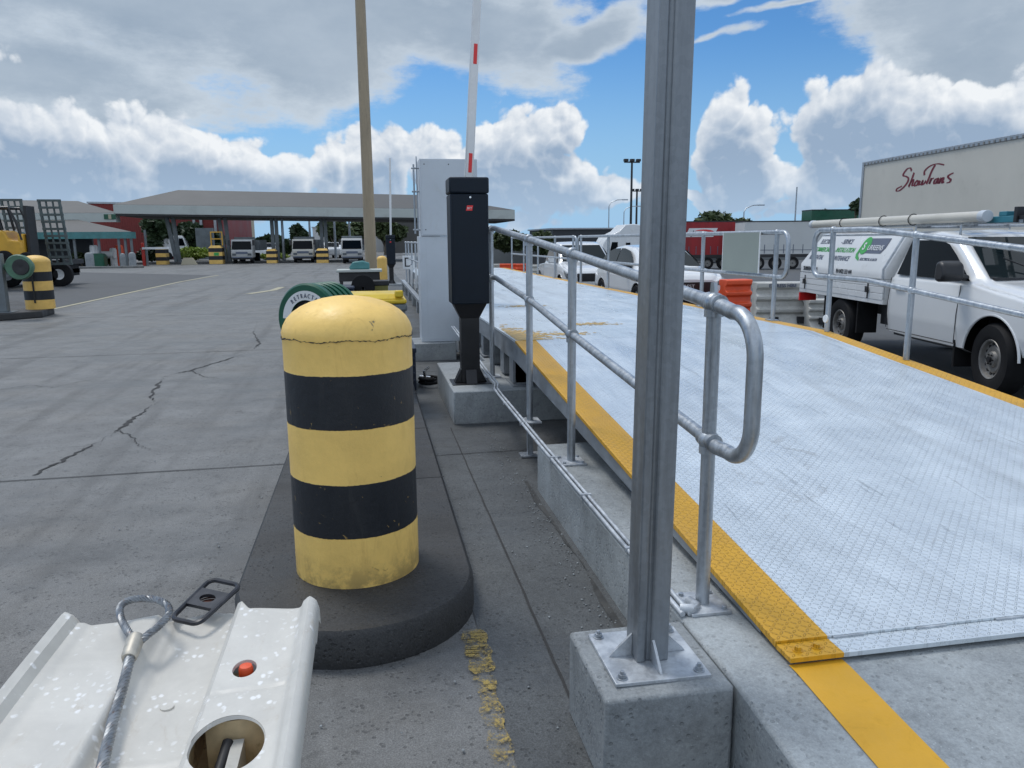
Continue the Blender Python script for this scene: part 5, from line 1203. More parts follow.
for x in (.0, .75, -1.2):
    b = MB(); b.tube([(x, .07*math.cos(a*PI/8), .06+.07*math.sin(a*PI/8)) for a in range(16)], .006, 5, closed=True); b.build('strap', 'black', pc)
rg = thing('folded_trestle', 'teal trestle with black bars tied on the utility truck rack beside the pipe end', 'trestle', tuple(wmat(ut) @ Vector((.95, -.30, 1.74))), yaw)
b = MB(); b.lohi((-.25, -.14, 0), (.25, -.06, .07)); b.lohi((-.25, .1, 0), (.4, .18, .07)); b.lohi((-.05, -.14, .07), (.08, .2, .12)); b.build('frame', 'bluegear', rg, bevel=.006)
b = MB(); b.lohi((.26, -.14, .03), (1.35, -.10, .07)); b.lohi((.26, .0, .09), (1.35, .04, .12)); b.lohi((.22, -.16, -.0), (.27, .16, .16)); b.build('bars', 'blackpaint', rg, bevel=.004)
# --- parked crossover and second utility truck
def parked(px, D, zref=.6): v = ray(px, 262); return CAM+v*(D/F)
p_ = parked(688, 16.9); zg = zr(p_.y)
co_ = thing('crossover_car', 'white crossover car with a black grille parked facing the ramp behind the tall steel column', 'car', (p_.x, p_.y+2.1, zg), -PI/2)
st = [(-2.18, .45, .80, .84, .78, .60), (-2.12, .36, .88, 1.00, .88, .60), (-1.75, .30, .98, 1.34, .915, .60), (-1.2, .28, 1.00, 1.52, .93, .63), (-.4, .27, .99, 1.585, .93, .66), (.3, .27, .97, 1.53, .93, .66), (.55, .27, .98, 1.44, .93, .66), (1.2, .27, 1.0, 1.08, .93, .78), (1.35, .28, .99, 1.06, .93, .80), (1.9, .30, .94, 1.01, .91, .78), (2.12, .34, .86, .93, .85, .70), (2.2, .40, .78, .83, .76, .60)]
sh = car_shell('body', st, [(1.36, .35), (-1.36, .35)], co_, 'whitecar', R=.40)
for s_ in (-1, 1):
    for P_ in ([(-1.72, 1.06), (-1.42, 1.04), (-1.30, 1.38), (-1.50, 1.30)], [(-1.36, 1.04), (-.44, 1.02), (-.44, 1.50), (-.9, 1.49), (-1.24, 1.42)], [(-.38, 1.02), (.92, 1.00), (.62, 1.30), (.36, 1.44), (-.1, 1.50), (-.38, 1.50)]):
        pane(sh, 'side_window', [(x, s_*(.875-(z-1.0)*.40+.012), z) for x, z in P_], 'glass2', (0, s_, 0))
    b = MB(); b.lohi((.62, s_*.86, .99), (.74, s_*1.06, 1.11)); b.build('door_mirror', 'mirror', co_, bevel=.03)
    b = MB(); b.prism([(1.78, .90), (2.20, .80), (2.205, .70), (1.95, .74)], s_*.66, s_*.915, 'Y'); b.build('headlight', 'lamp', co_, bevel=.015)
    wheel(co_, 1.36, s_*.82, .35, s_, False); wheel(co_, -1.36, s_*.82, .35, s_, False)
pane(sh, 'windscreen', [(1.17, -.72, 1.09), (1.17, .72, 1.09), (.59, .57, 1.42), (.59, -.57, 1.42)], 'glass2', (1, 0, 1))
b = MB(); b.prism([(-.60, .78), (.60, .78), (.66, .62), (.50, .40), (-.50, .40), (-.66, .62)], 2.20, 2.225, 'X'); gr_ = b.build('grille', 'blackpaint', co_)
text('lettering', 'EVEREST', .10, 'white', gr_, (2.229, -.33, .66), (PI/2, 0, PI/2), xs=1.2)
b = MB(); b.lohi((-2.0, -.62, .25), (2.0, .62, .5)); b.build('underbody', 'darkmetal', co_)
p_ = parked(597, 22.3); zg = zr(p_.y)
u2 = thing('utility_truck', 'white utility truck with a black lower bumper parked further back, left of the crossover', 'utility truck', (p_.x, p_.y+2.4, zg), -PI/2)
st = [(-1.9, .55, 1.0, 1.03, .80, .74), (-.62, .45, 1.08, 1.10, .90, .82), (-.58, .42, 1.10, 1.68, .92, .68), (.1, .38, 1.10, 1.76, .93, .70), (.55, .37, 1.10, 1.70, .93, .69), (1.22, .37, 1.08, 1.16, .93, .80), (1.9, .40, 1.0, 1.07, .925, .82), (2.3, .42, .92, .99, .90, .78), (2.45, .42, .84, .90, .84, .70), (2.52, .44, .74, .78, .74, .60)]
sh = car_shell('body', st, [(1.6, .38), (-1.6, .38)], u2, 'whitecar', R=.44)
for s_ in (-1, 1):
    pane(sh, 'side_window', [(x, s_*(sidey(z)+.006), z) for x, z in [(-.45, 1.16), (1.12, 1.145), (.72, 1.46), (.45, 1.63), (-.40, 1.63)]], 'glass', (0, s_, 0))
    b = MB(); b.prism([(2.02, .94), (2.42, .86), (2.44, .72), (2.25, .76)], s_*.80, s_*.92, 'Y'); b.build('headlight', 'lamp', u2, bevel=.015)
    b = MB(); b.lohi((1.0, s_*.9, 1.12), (1.12, s_*1.14, 1.32)); b.build('door_mirror', 'white', u2, bevel=.03)
    wheel(u2, 1.6, s_*.80, .38, s_, True); wheel(u2, -1.6, s_*.80, .38, s_, True)
pane(sh, 'windscreen', [(1.21, -.74, 1.165), (1.21, .74, 1.165), (.63, .60, 1.65), (.63, -.60, 1.65)], 'glass2', (1, 0, 1))
b = MB(); b.lohi((2.48, -.62, .62), (2.53, .62, .86)); b.lohi((2.30, -.80, .30), (2.54, .80, .52)); b.build('grille_and_bumper', 'blackpaint', u2, bevel=.02)
b = MB(); b.lohi((-1.8, -.6, .3), (2.3, .6, .6)); b.build('chassis', 'darkmetal', u2)
# --- big pale trailer with script lettering
L0 = CAM+ray(865, 162)*(25.5/F); L1 = CAM+ray(1024, 133)*(18.6/F)
dx_ = Vector((L1.x-L0.x, L1.y-L0.y, 0)); yw = math.atan2(dx_.y, dx_.x); zt_ = (L0.z+L1.z)/2
zgt = zr(L0.y); LEN = 13.6
tr = thing('box_trailer', 'huge pale grey curtain sided trailer with maroon script lettering towering behind the utility truck', 'trailer', (L0.x, L0.y, zgt), yw)
HT = zt_-zgt
b = MB(); b.lohi((0, 0, 1.25), (LEN, 2.5, HT-.12)); cs = b.build('side_curtain', 'trailer', tr)
b = MB(); b.lohi((-.02, -.03, HT-.119), (LEN, 2.53, HT)); b.lohi((-.10, -.035, 1.15), (-.001, .10, HT)); b.lohi((0, -.03, 1.10), (LEN, 2.53, 1.249)); b.build('frame', 'galv', tr, bevel=.01)
for k in range(70): b = MB(); b.lohi((k*.195+.03, -.042, HT-.11), (k*.195+.085, -.031, HT-.05)); b.build('curtain_roller', 'steelwheel', tr)
b = MB(); b.lohi((.5, .3, .8), (LEN, 2.2, 1.09)); b.lohi((4.5, .1, .35), (7.5, .3, 1.0)); b.build('chassis', 'darkmetal', tr)
for k in range(3): wheel(tr, 1.6+k*1.25, .18, .48, -1, True, w=.3, rim=.28)
n_ = Vector((math.cos(yw-PI/2), math.sin(yw-PI/2), 0)); inv = wmat(tr).inverted()
def lab(pts): return [inv @ at_plane(860+x*164/1024, 130+y*100/624, Vector((L0.x, L0.y, 0))+n_*.004, n_) for x, y in pts]
STR = [[(322, 256), (314, 238), (295, 243), (276, 266), (270, 284), (290, 291), (302, 303), (296, 326), (274, 355), (246, 378), (228, 380), (232, 366), (262, 350)],
 [(338, 266), (322, 310), (303, 356)], [(303, 350), (322, 318), (334, 312), (325, 345), (336, 344)], [(356, 316), (343, 332), (342, 348), (354, 344), (363, 326), (356, 316), (370, 322)],
 [(376, 316), (367, 341), (382, 336), (392, 316), (386, 341), (400, 334), (412, 316)], [(470, 216), (447, 258), (428, 306), (414, 338)], [(402, 282), (404, 256), (436, 226), (482, 211), (526, 218)],
 [(447, 300), (432, 336), (446, 308), (462, 300)], [(487, 302), (470, 310), (461, 330), (472, 332), (491, 300), (482, 330), (494, 326)], [(508, 298), (494, 332), (510, 304), (522, 300), (512, 329), (526, 323)],
 [(584, 268), (562, 278), (549, 290), (556, 302), (566, 310), (558, 325), (540, 330)]]
b = MB()
for s_ in STR:
    P3 = crom(lab(s_), 6); wds = []
    L = []
    for i, p in enumerate(P3):
        tg = (P3[min(i+1, len(P3)-1)]-P3[max(i-1, 0)]).normalized(); nn = Vector((-tg.z, 0, tg.x)); 
        wd = .014+.034*max(0, -tg.z if tg.z < 0 else tg.z*.9)
        L += [p+nn*wd, p-nn*wd]
    k = len(b.v); b.add(L, [(2*i, 2*i+1, 2*i+3, 2*i+2) for i in range(len(P3)-1)])
b.build('script_lettering', 'maroon', cs, smooth=False)
# ------------------------------------------------------------------ far right: trailers, cab, trees, masts
def far_box(name, label, cat, px0, px1, pyt, D, mat, depth=2.6, ground=None, under=1.2, grp=None):
    a = CAM+ray(px0, pyt)*(D/F); c_ = CAM+ray(px1, pyt)*(D/F); zg = zr(a.y) if ground is None else ground
    yw_ = math.atan2(c_.y-a.y, c_.x-a.x); L = math.hypot(c_.y-a.y, c_.x-a.x); H_ = a.z-zg
    t_ = thing(name, label, cat, (a.x, a.y, zg), yw_, grp)
    b = MB(); b.lohi((0, 0, under), (L, depth, H_-.08)); bd = b.build('side_curtain', mat, t_)
    return t_, L, H_, bd
t_, L, H_, bd = far_box('curtain_trailer', 'dark red curtain sided trailer parked far off behind the sign panel and the steel column', 'trailer', 652, 739, 221.5, 64, 'redtrailer')
b = MB(); b.lohi((-.02, -.03, H_-.079), (L+.4, 2.63, H_)); b.lohi((0, 0, .9), (L, 2.6, 1.199)); b.build('frame', 'darkmetal', t_)
b = MB(); b.lohi((L+.001, -.03, .9), (L+.42, 2.6, H_-.08)); b.build('headboard', 'farwhite', t_)
b = MB(); b.prism([(L*.385, H_-1.30), (L*.71, H_-1.30), (L*.76, H_-.58), (L*.43, H_-.58)], -.02, -.004, 'Y'); lg = b.build('logo_panel', 'white', t_)
b = MB(); b.prism([(L*.60+.9*math.cos(2*PI*k/20), H_-.95+.27*math.sin(2*PI*k/20)) for k in range(20)], -.03, -.021, 'Y'); b.build('logo_ellipse', 'redglow', lg)
b = MB(); b.prism([(L*.545+.95*math.cos(2*PI*k/20), H_-1.0+.20*math.sin(2*PI*k/20)) for k in range(20)], -.04, -.031, 'Y'); b.build('logo_ellipse', 'white', lg)
text('lettering', 'Jansen', .60, 'ltxt', lg, (L*.455, -.045, H_-1.16), shear=.3)
for k in range(12): b = MB(); b.lohi((k*L/12+.1, -.02, 1.25), (k*L/12+.16, -.003, 1.9)); b.build('strap', 'ltxt', bd)
for k in range(3): wheel(t_, L-1.2-k*1.3, .1, .5, -1, True, w=.3, rim=.28)
t_, L, H_, bd = far_box('curtain_trailer', 'long white trailer with open lower mesh parked far off right of the sign panel', 'trailer', 745, 880, 221.0, 60, 'farwhite')
b = MB(); b.lohi((-.02, -.03, H_-.079), (L, 2.63, H_)); b.lohi((0, 0, .95), (L, 2.6, 1.199)); b.build('frame', 'darkmetal', t_)
b = MB()
for k in range(14): b.lohi((k*L/14+.1, -.02, 1.25), (k*L/14+.15, -.003, 1.95))
b.lohi((0, -.02, 1.50), (L, -.004, 1.54)); b.build('strap', 'ltxt', bd)
for k in range(3): wheel(t_, 1.2+k*1.35, .1, .5, -1, True, w=.3, rim=.28)
t_, L, H_, bd = far_box('curtain_trailer', 'dark green trailer top showing between the white trailer and the lettered trailer', 'trailer', 812, 905, 209.5, 74, 'green')
b = MB(); b.lohi((-.02, -.03, H_-.079), (L, 2.63, H_)); b.lohi((0, 0, .9), (L, 2.6, 1.199)); b.build('frame', 'darkmetal', t_)
# white prime mover
a = CAM+ray(606, 224)*(58/F); c_ = CAM+ray(640, 224)*(58/F); zg = zr(a.y); W_ = c_.x-a.x
pmv = thing('prime_mover', 'white sleeper cab prime mover with sloping roof fairing far off left of the column', 'truck', (a.x, a.y, zg))
HH = a.z-zg
b = MB(); b.prism([(-.3, .9), (W_+.3, .9), (W_+.3, HH-.1), (W_-.3, HH), (W_*.62, HH-.05), (W_*.42, HH-.55), (.1, HH-1.0), (-.2, HH-1.5), (-.3, HH-2.2)], 0, 2.3, 'Y'); b.build('cab', 'white', pmv, bevel=.06)
b = MB(); b.prism([(.35, HH-2.0), (.95, HH-2.0), (.95, HH-1.35), (.5, HH-1.35)], -.02, .0-.004, 'Y'); b.build('side_window', 'glass', pmv); b = MB(); b.lohi((1.6, -.02, HH-2.1), (1.95, -.004, HH-1.4)); b.build('side_window', 'glass', pmv)
b = MB(); b.lohi((W_+.35, .2, .9), (W_+.9, 2.0, HH-.2)); b.cyl((W_+.6, .1, .9), (W_+.6, .1, HH+.3), .1, n=10); b.lohi((-.6, .2, .5), (W_+3, 2.1, .89)); b.build('exhaust_and_chassis', 'darkmetal', pmv)
for x in (.3, W_+.8): wheel(pmv, x, .15, .5, -1, True, w=.3, rim=.28)
# leafy things
def foliage(b, c, r, n, leaf, rnd, flat=1.0):
    lobes = []
    for i in range(11):
        d = Vector((rnd.gauss(0, 1), rnd.gauss(0, 1), rnd.gauss(0, .8))).normalized(); k = rnd.uniform(.35, .72)
        lobes.append((Vector((c[0]+d.x*r[0]*k, c[1]+d.y*r[1]*k, c[2]+d.z*r[2]*k)), rnd.uniform(.32, .52)))
    for i in range(n):
        lc, lr = rnd.choice(lobes); d = Vector((rnd.gauss(0, 1), rnd.gauss(0, 1), rnd.gauss(0, 1))).normalized()*(rnd.random()**.4)
        p = lc+Vector((d.x*r[0]*lr, d.y*r[1]*lr, d.z*r[2]*lr)); s_ = leaf*rnd.uniform(.5, 1.3)
        u = Vector((rnd.gauss(0, 1), rnd.gauss(0, 1), rnd.gauss(0, .6))).normalized(); v = u.cross(Vector((rnd.gauss(0, 1), rnd.gauss(0, 1), rnd.gauss(0, 1)))).normalized()
        b.add([p-u*s_, p+v*s_*.5, p+u*s_, p-v*s_*.5], [(0, 1, 2, 3)])
def tree(name, label, px, pyb, pyt, D, wpx, mat, n=1500, leaf=.3, zg=None, trunk=.35, seed=1, grp=None, cat='tree', limbs=4):
    rnd = random.Random(seed); v = CAM+ray(px, pyt)*(D/F); zg = 0 if zg is None else zg; top = v.z; W_ = wpx/F*D/2; Ht = top-zg
    t_ = thing(name, label, cat, (v.x, v.y, zg), 0, grp)
    cz_ = Ht*(trunk+(1-trunk)/2); rz = Ht*(1-trunk)/2
    b = MB(); foliage(b, (0, 0, cz_), (W_, W_*.9, rz), n, leaf, rnd); b.build('crown' if trunk > .05 else 'foliage', mat, t_, smooth=False, fix=False)
    b = MB(); r0 = max(.08, W_*.06); b.tube([(0, 0, 0), (r0*.5, 0, Ht*trunk*.5), (0, r0*.5, Ht*max(trunk, .1)), (0, 0, cz_)], [r0*1.2, r0, r0*.8, r0*.35], 8)
    for k in range(limbs):
        a = 2*PI*k/limbs+rnd.random(); b.tube([(0, 0, Ht*trunk*.8), (math.cos(a)*W_*.3, math.sin(a)*W_*.3, cz_-rz*.2), (math.cos(a)*W_*.6, math.sin(a)*W_*.6, cz_+rz*.3)], [r0*.5, r0*.35, r0*.12], 6)
    b.build('trunk', 'bark', t_); return t_
gt = 'trees behind the yard'
tree('round_tree', 'rounded dark tree top showing above the red trailer', 720, 262, 208, 90, 84, 'leaf_m', 6500, .42, -1.2, .1, 3, gt)
tree('round_tree', 'low dark tree top behind the left end of the green trailer', 826, 262, 207, 80, 34, 'leaf_m', 1500, .35, -1.2, .3, 4, gt)
tree('gum_tree', 'small dark leafy tuft of a gum tree beside the lettered trailer corner', 857, 262, 197, 70, 11, 'leaf_d', 700, .25, -1.0, .72, 5, gt)
tree('hedge', 'long dark hedge beyond the far handrail, left of the dark shed', 512, 262, 229, 75, 46, 'leaf_m', 4200, .34, 0, .0, 6, gt, 'hedge', 0)
tree('hedge', 'bushy dark hedge right of the long hedge, against the dark shed', 543, 262, 228, 70, 34, 'leaf_m', 3000, .32, 0, .0, 7, gt, 'hedge', 0)
a = CAM+ray(553, 228)*(80/F); c_ = CAM+ray(608, 228)*(80/F)
sdh = thing('dark_shed', 'long low dark grey shed beyond the far handrail and parked utility truck', 'shed', (a.x, a.y, -1.2))
b = MB(); b.lohi((0, 0, 0), (c_.x-a.x+1, 12, a.z+1.05)); b.build('wall', 'darkwall', sdh); b = MB(); b.lohi((-.2, -.2, a.z+1.051), (c_.x-a.x+1.2, 12.2, a.z+1.2)); b.build('roof', 'galv', sdh)
a = CAM+ray(486, 245)*(90/F); c_ = CAM+ray(760, 245)*(90/F)
b = MB(); b.lohi((a.x, 92, -1.2), (c_.x+60, 92.3, a.z)); tag(b.build('boundary_wall', 'greyfence'), 'long grey boundary wall across the back of the yard on the right', 'wall')
def mast(name, label, px, pyt, D, r, kind, zg=-1.2, grp='slender light poles beyond the yard', cat='light pole'):
    v = CAM+ray(px, pyt)*(D/F); h = v.z-zg; t_ = thing(name, label, cat, (v.x, v.y, zg), 0, grp)
    b = MB(); b.tube([(0, 0, 0), (0, 0, h)], [r*1.4, r], 8); b.build('pole', 'galv' if kind != 'dark' else 'darkmetal', t_)
    if kind == 'arm': b = MB(); b.tube([(0, 0, h), (.3, 0, h+.5), (1.2, 0, h+.85), (2.2, 0, h+.9)], r*.8, 6); b.lohi((2.0, -.15, h+.8), (2.8, .15, h+.95)); b.build('lamp_arm', 'galv', t_)
    if kind == 'dark': b = MB(); b.lohi((-1.0, -.1, h-.1), (1.0, .1, h+.05)); [b.lohi((x-.25, -.3, h+.06), (x+.25, .2, h+.35)) for x in (-.8, 0, .8)]; b.build('lamp_bar', 'darkmetal', t_)
    return t_
mast('light_mast', 'dark floodlight mast left of the steel column, the taller one of two', 632, 162, 95, .13, 'dark')
mast('light_mast', 'dark floodlight mast just left of the steel column, the shorter one of two', 637, 191, 130, .16, 'dark')
mast('street_light', 'thin curved street light above the white prime mover', 609, 206, 110, .07, 'arm')
mast('street_light', 'thin curved street light left of the floodlight masts', 624, 212, 120, .07, 'arm')
mast('street_light', 'thin curved street light behind the joint between the red and white trailers', 744, 212, 100, .08, 'arm')
mast('flag_pole', 'thin dark pole rising behind the long white trailer', 797, 187, 90, .08, 'plain', cat='pole')
b = MB(); v = CAM+ray(595, 226)*(100/F)
# ------------------------------------------------------------------ main canopy on the left
YC = 62.0
def gx(px, y=YC): return at_y(px, 240, y).x
def gz(px, py, y=YC): return at_y(px, py, y).z
mc = thing('drive_through_canopy', 'very wide drive through canopy with grey hipped roof, pale fascia and paired steel columns', 'canopy', (gx(300), YC+8, 0))
xl, xr = gx(116.5), gx(515); zb_, zt_ = gz(300, 217.5), gz(300, 208.6)
b = MB(); 
b.add([(xl, YC, gz(116.5, 213.5)), (xr, YC, gz(515, 219)), (xr, YC, gz(515, 210)), (xl, YC, gz(116.5, 204.5)), (xl, YC+.25, gz(116.5, 213.5)), (xr, YC+.25, gz(515, 219)), (xr, YC+.25, gz(515, 210)), (xl, YC+.25, gz(116.5, 204.5))],
      [(0, 1, 2, 3), (4, 5, 6, 7), (0, 1, 5, 4), (1, 2, 6, 5), (2, 3, 7, 6), (3, 0, 4, 7)])
zl0, zl1, zr0_, zr1 = gz(116.5, 213.5), gz(116.5, 204.5), gz(515, 219), gz(515, 210)
for (x, za_, zb2) in ((xl, zl0, zl1), (xr-.25, zr0_, zr1)): b.lohi((x, YC+.251, za_), (x+.25, YC+10, zb2))
b.build('fascia', 'fascia', mc, world=True)
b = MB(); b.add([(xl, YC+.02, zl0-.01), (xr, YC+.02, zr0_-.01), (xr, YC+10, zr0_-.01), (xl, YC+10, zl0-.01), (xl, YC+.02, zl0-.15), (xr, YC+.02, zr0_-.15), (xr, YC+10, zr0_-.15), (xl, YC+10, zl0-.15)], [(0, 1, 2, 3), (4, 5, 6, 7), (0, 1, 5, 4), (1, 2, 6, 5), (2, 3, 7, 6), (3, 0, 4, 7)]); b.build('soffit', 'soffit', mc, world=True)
rl, rr3 = at_y(178, 190, YC+5), at_y(424, 195, YC+5); rl2 = Vector((rl.x, YC+5, rl.z)); rr2_ = Vector((rr3.x, YC+5, rr3.z))
b = MB(); b.add([(xl, YC+.05, zl1+.01), (xr, YC+.05, zr1+.01), (xr, YC+10, zr1+.01), (xl, YC+10, zl1+.01), rl2, rr2_], [(0, 1, 5, 4), (1, 2, 5), (2, 3, 4, 5), (3, 0, 4)]); b.build('roof', 'roof', mc, world=True, smooth=False)
for k, (px, dd) in enumerate(((171, 1.0), (223, .7), (275, .0), (324, .0), (372, 0), (428, 0))):
    x = gx(px, YC+2); b = MB()
    for s_ in (-1, 1): b.add([(x+s_*(.25+.0)+dx-.13+.5*dd*(1 if z else -.0)*0+(.55*dd*(1-z/4) if s_ < 0 else .25*dd*(1-z/4)), YC+2+dy, z) for z in (0, 4.0 if px < 300 else 3.75) for dx, dy in ((0, -.15), (.26, -.15), (.26, .15), (0, .15))] if dd else [(x+s_*.16+dx-.13, YC+2+dy, z) for z in (0, 3.7) for dx, dy in ((0, -.15), (.26, -.15), (.26, .15), (0, .15))], [(0, 1, 2, 3), (4, 5, 6, 7), (0, 1, 5, 4), (1, 2, 6, 5), (2, 3, 7, 6), (3, 0, 4, 7)])
    b.build('column', 'colpaint', mc, world=True)
b = MB(); x0, x1 = gx(130), gx(340)
b.lohi((x0-.5, YC+1.2, .01), (x1, YC+3.2, .13)); struct(b.build('canopy_kerb', 'ground', bevel=.02))
# bollard banks under the canopy
def bank(px0, px1, pyt, pyb, D, label, frame=False):
    a = at_y((px0+px1)/2, pyb, D); W_ = gx(px1, D)-gx(px0, D); h = at_y(px0, pyt, D).z-0
    t_ = thing('lane_bollard', label, 'bollard', (a.x, D, 0.0), 0, 'striped lane bollards under the canopy')
    b = MB(); prof = []
    ms = []; n = 4
    for i in range(n): 
        b.mi = i % 2; z0, z1 = h*.86*i/n, h*.86*(i+1)/n; b.lohi((-W_/2, -.5, z0+.0005), (W_/2, .5, z1))
    b.mi = 0; b.add([(x*W_/2*k, y*.5*k, z) for (k, z) in ((1, h*.861), (.7, h)) for x, y in ((-1, -1), (1, -1), (1, 1), (-1, 1))], [(4, 5, 6, 7), (0, 1, 5, 4), (1, 2, 6, 5), (2, 3, 7, 6), (3, 0, 4, 7)])
    b.build('block', ['bol_y', 'bol_k'], t_, smooth=False)
    if frame:
        b = MB(); b.lohi((-.35, -.1, h), (-.28, .1, h+.95)); b.lohi((.45, -.1, h), (.52, .1, h+.95)); b.lohi((-.35, -.1, h+.951), (.52, .1, h+1.03)); b.lohi((-.27, -.1, h+.45), (.44, .1, h+.52)); b.build('frame', 'machine_yellow', t_)
        b = MB(); b.lohi((-.1, -.52, h*.45), (.25, -.502, h*.62)); b.build('lane_plate', 'gtxt', t_)
    return t_
bank(158, 168, 247, 262, 62, 'striped lane bollard at the left end of the canopy beside the white arm')
bank(210.5, 224, 245.5, 261.5, 62, 'wide striped lane bollard with a yellow frame on top under the canopy', True)
bank(267.5, 277.5, 249, 262, 62, 'striped lane bollard between the first and second white tipper trucks')
bank(317, 329, 248.5, 263, 61, 'striped lane bollard between the second and third white tipper trucks')
b = MB(); x = gx(186, 60); b.add([(x-.5, 60, 0.01), (x+.6, 60, 0.01), (x+.3, 60, .5), (x-.3, 60, .5), (x-.5, 60.4, 0.01), (x+.6, 60.4, 0.01), (x+.3, 60.4, .5), (x-.3, 60.4, .5)], [(0, 1, 2, 3), (4, 5, 6, 7), (0, 1, 5, 4), (1, 2, 6, 5), (2, 3, 7, 6), (3, 0, 4, 7)]); tag(b.build('concrete_barrier', 'beige'), 'short pale concrete barrier between the canopy columns', 'barrier')
# tipper trucks
def tipper(px, D, W, label, cabmat='tipwhite', side=1):
    a = at_y(px, 262, D); t_ = thing('tipper_truck', label, 'truck', (a.x, D, 0), 0, 'white tipper trucks driving in under the canopy')
    w_ = W/2; H_ = 1.80
    b = MB(); b.X = None
    prof = [(0, .42), (-.06, .55), (-.06, .98), (.0, 1.03), (.26, H_-.10), (.36, H_), (1.5, H_), (1.55, 1.3), (1.55, .42)]
    b.prism(prof, -w_, w_, 'X'); cb_ = b.build('cab', cabmat, t_, bevel=.05)
    b = MB(); b.add([(-w_*.93, -.03, 1.05), (w_*.93, -.03, 1.05), (w_*.86, .215, H_-.14), (-w_*.86, .215, H_-.14), (-w_*.93, .03, 1.05), (w_*.93, .03, 1.05), (w_*.86, .28, H_-.14), (-w_*.86, .28, H_-.14)], [(0, 1, 2, 3), (4, 5, 6, 7), (0, 1, 5, 4), (1, 2, 6, 5), (2, 3, 7, 6), (3, 0, 4, 7)]); b.build('windscreen', 'glass', cb_)
    b = MB(); b.lohi((-w_*.55, -.085, .72), (w_*.55, -.062, .88)); b.lohi((-w_*.92, -.10, .42), (w_*.92, -.065, .50)); b.build('grille', 'ltxt', cb_)
    for s_ in (-1, 1):
        b = MB(); b.lohi((s_*w_*.72-.14, -.085, .60), (s_*w_*.72+.14, -.061, .76)); b.build('headlight', 'lamp', cb_)
        b = MB(); b.lohi((s_*(w_+.02), .02, 1.35), (s_*(w_+.18), .10, 1.75)); b.build('mirror', 'mirror', cb_)
        b = MB(); b.lathe([(.001, -.11), (.36, -.11), (.38, 0), (.36, .11), (.001, .11)], c=(s_*(w_-.16), .75, .38), n=18, axis='X'); b.lathe([(.001, -.2), (.36, -.2), (.38, 0), (.36, .2), (.001, .2)], c=(s_*(w_-.2), 3.9, .38), n=18, axis='X'); b.build('wheel', 'black', t_)
    b = MB(); b.lohi((-w_*1.05, 1.75, .95), (w_*1.05+.25, 6.4, 1.75)); b.lohi((-w_*1.0, 1.7, 1.75), (w_*1.0, 1.78, 1.98)); b.build('tray', 'colpaint', t_, bevel=.02)
    b = MB(); b.lohi((-.4, .2, .35), (.4, 4.9, .75)); b.lohi((-w_*.95, .1, .30), (w_*.95, .3, .44)); b.build('chassis', 'darkmetal', t_); return t_
tipper(242.5, 61.5, 1.55, 'white tipper truck with a mesh tray, first from the left under the canopy'); tipper(303.5, 61.5, 1.60, 'white tipper truck in the middle lane under the canopy', 'trailer'); tipper(352.5, 58, 1.50, 'white tipper truck nearest the beige lamp pole under the canopy')
# beyond the canopy
tree('round_tree', 'large dark rounded tree before the red building, left of the first canopy column', 157, 262, 217, 74, 34, 'leaf_d', 5200, .36, 0, .02, 21, gt); tree('round_tree', 'dark spreading tree between the first two canopy columns', 188, 262, 221, 76, 40, 'leaf_d', 5200, .36, 0, .02, 22, gt)
tree('round_tree', 'dark tree right of the grey pillar in front of the red building', 212, 262, 224, 78, 26, 'leaf_d', 3200, .36, 0, .02, 23, gt)
tree('round_tree', 'bushy dark tree left of the third canopy column', 270, 262, 232, 95, 30, 'leaf_d', 2600, .45, 0, .05, 24, gt); tree('gum_tree', 'taller gum tree behind the second tipper truck', 300, 262, 223, 92, 22, 'leaf_d', 2000, .42, 0, .25, 25, gt); tree('gum_tree', 'spreading gum tree left of the beige lamp pole', 333, 262, 218, 85, 38, 'leaf_m', 2600, .40, 0, .3, 26, gt)
tree('gum_tree', 'spreading gum tree right of the beige lamp pole', 384, 262, 219, 88, 44, 'leaf_m', 2600, .42, 0, .3, 27, gt); tree('gum_tree', 'gum tree directly behind the lamp pole', 357, 262, 219, 90, 30, 'leaf_m', 1800, .42, 0, .3, 28, gt); tree('round_tree', 'low dark tree at the back between the third column and the second tipper truck', 286, 262, 238, 90, 26, 'leaf_d', 1500, .42, 0, .05, 29, gt)
for i, (p0, p1, tp_) in enumerate(((177, 212, 246), (212, 234, 246), (262, 290, 252))):
    tree('clipped_hedge', ['lime green clipped hedge between the first two canopy columns', 'lime green clipped hedge beside the second canopy column', 'lime green low hedge behind the third canopy column'][i], (p0+p1)/2, 262, tp_, 70, (p1-p0)*1.15, 'leaf_l', 2600, .16, 0, 0, 31+i, 'clipped hedges', 'hedge', 0)
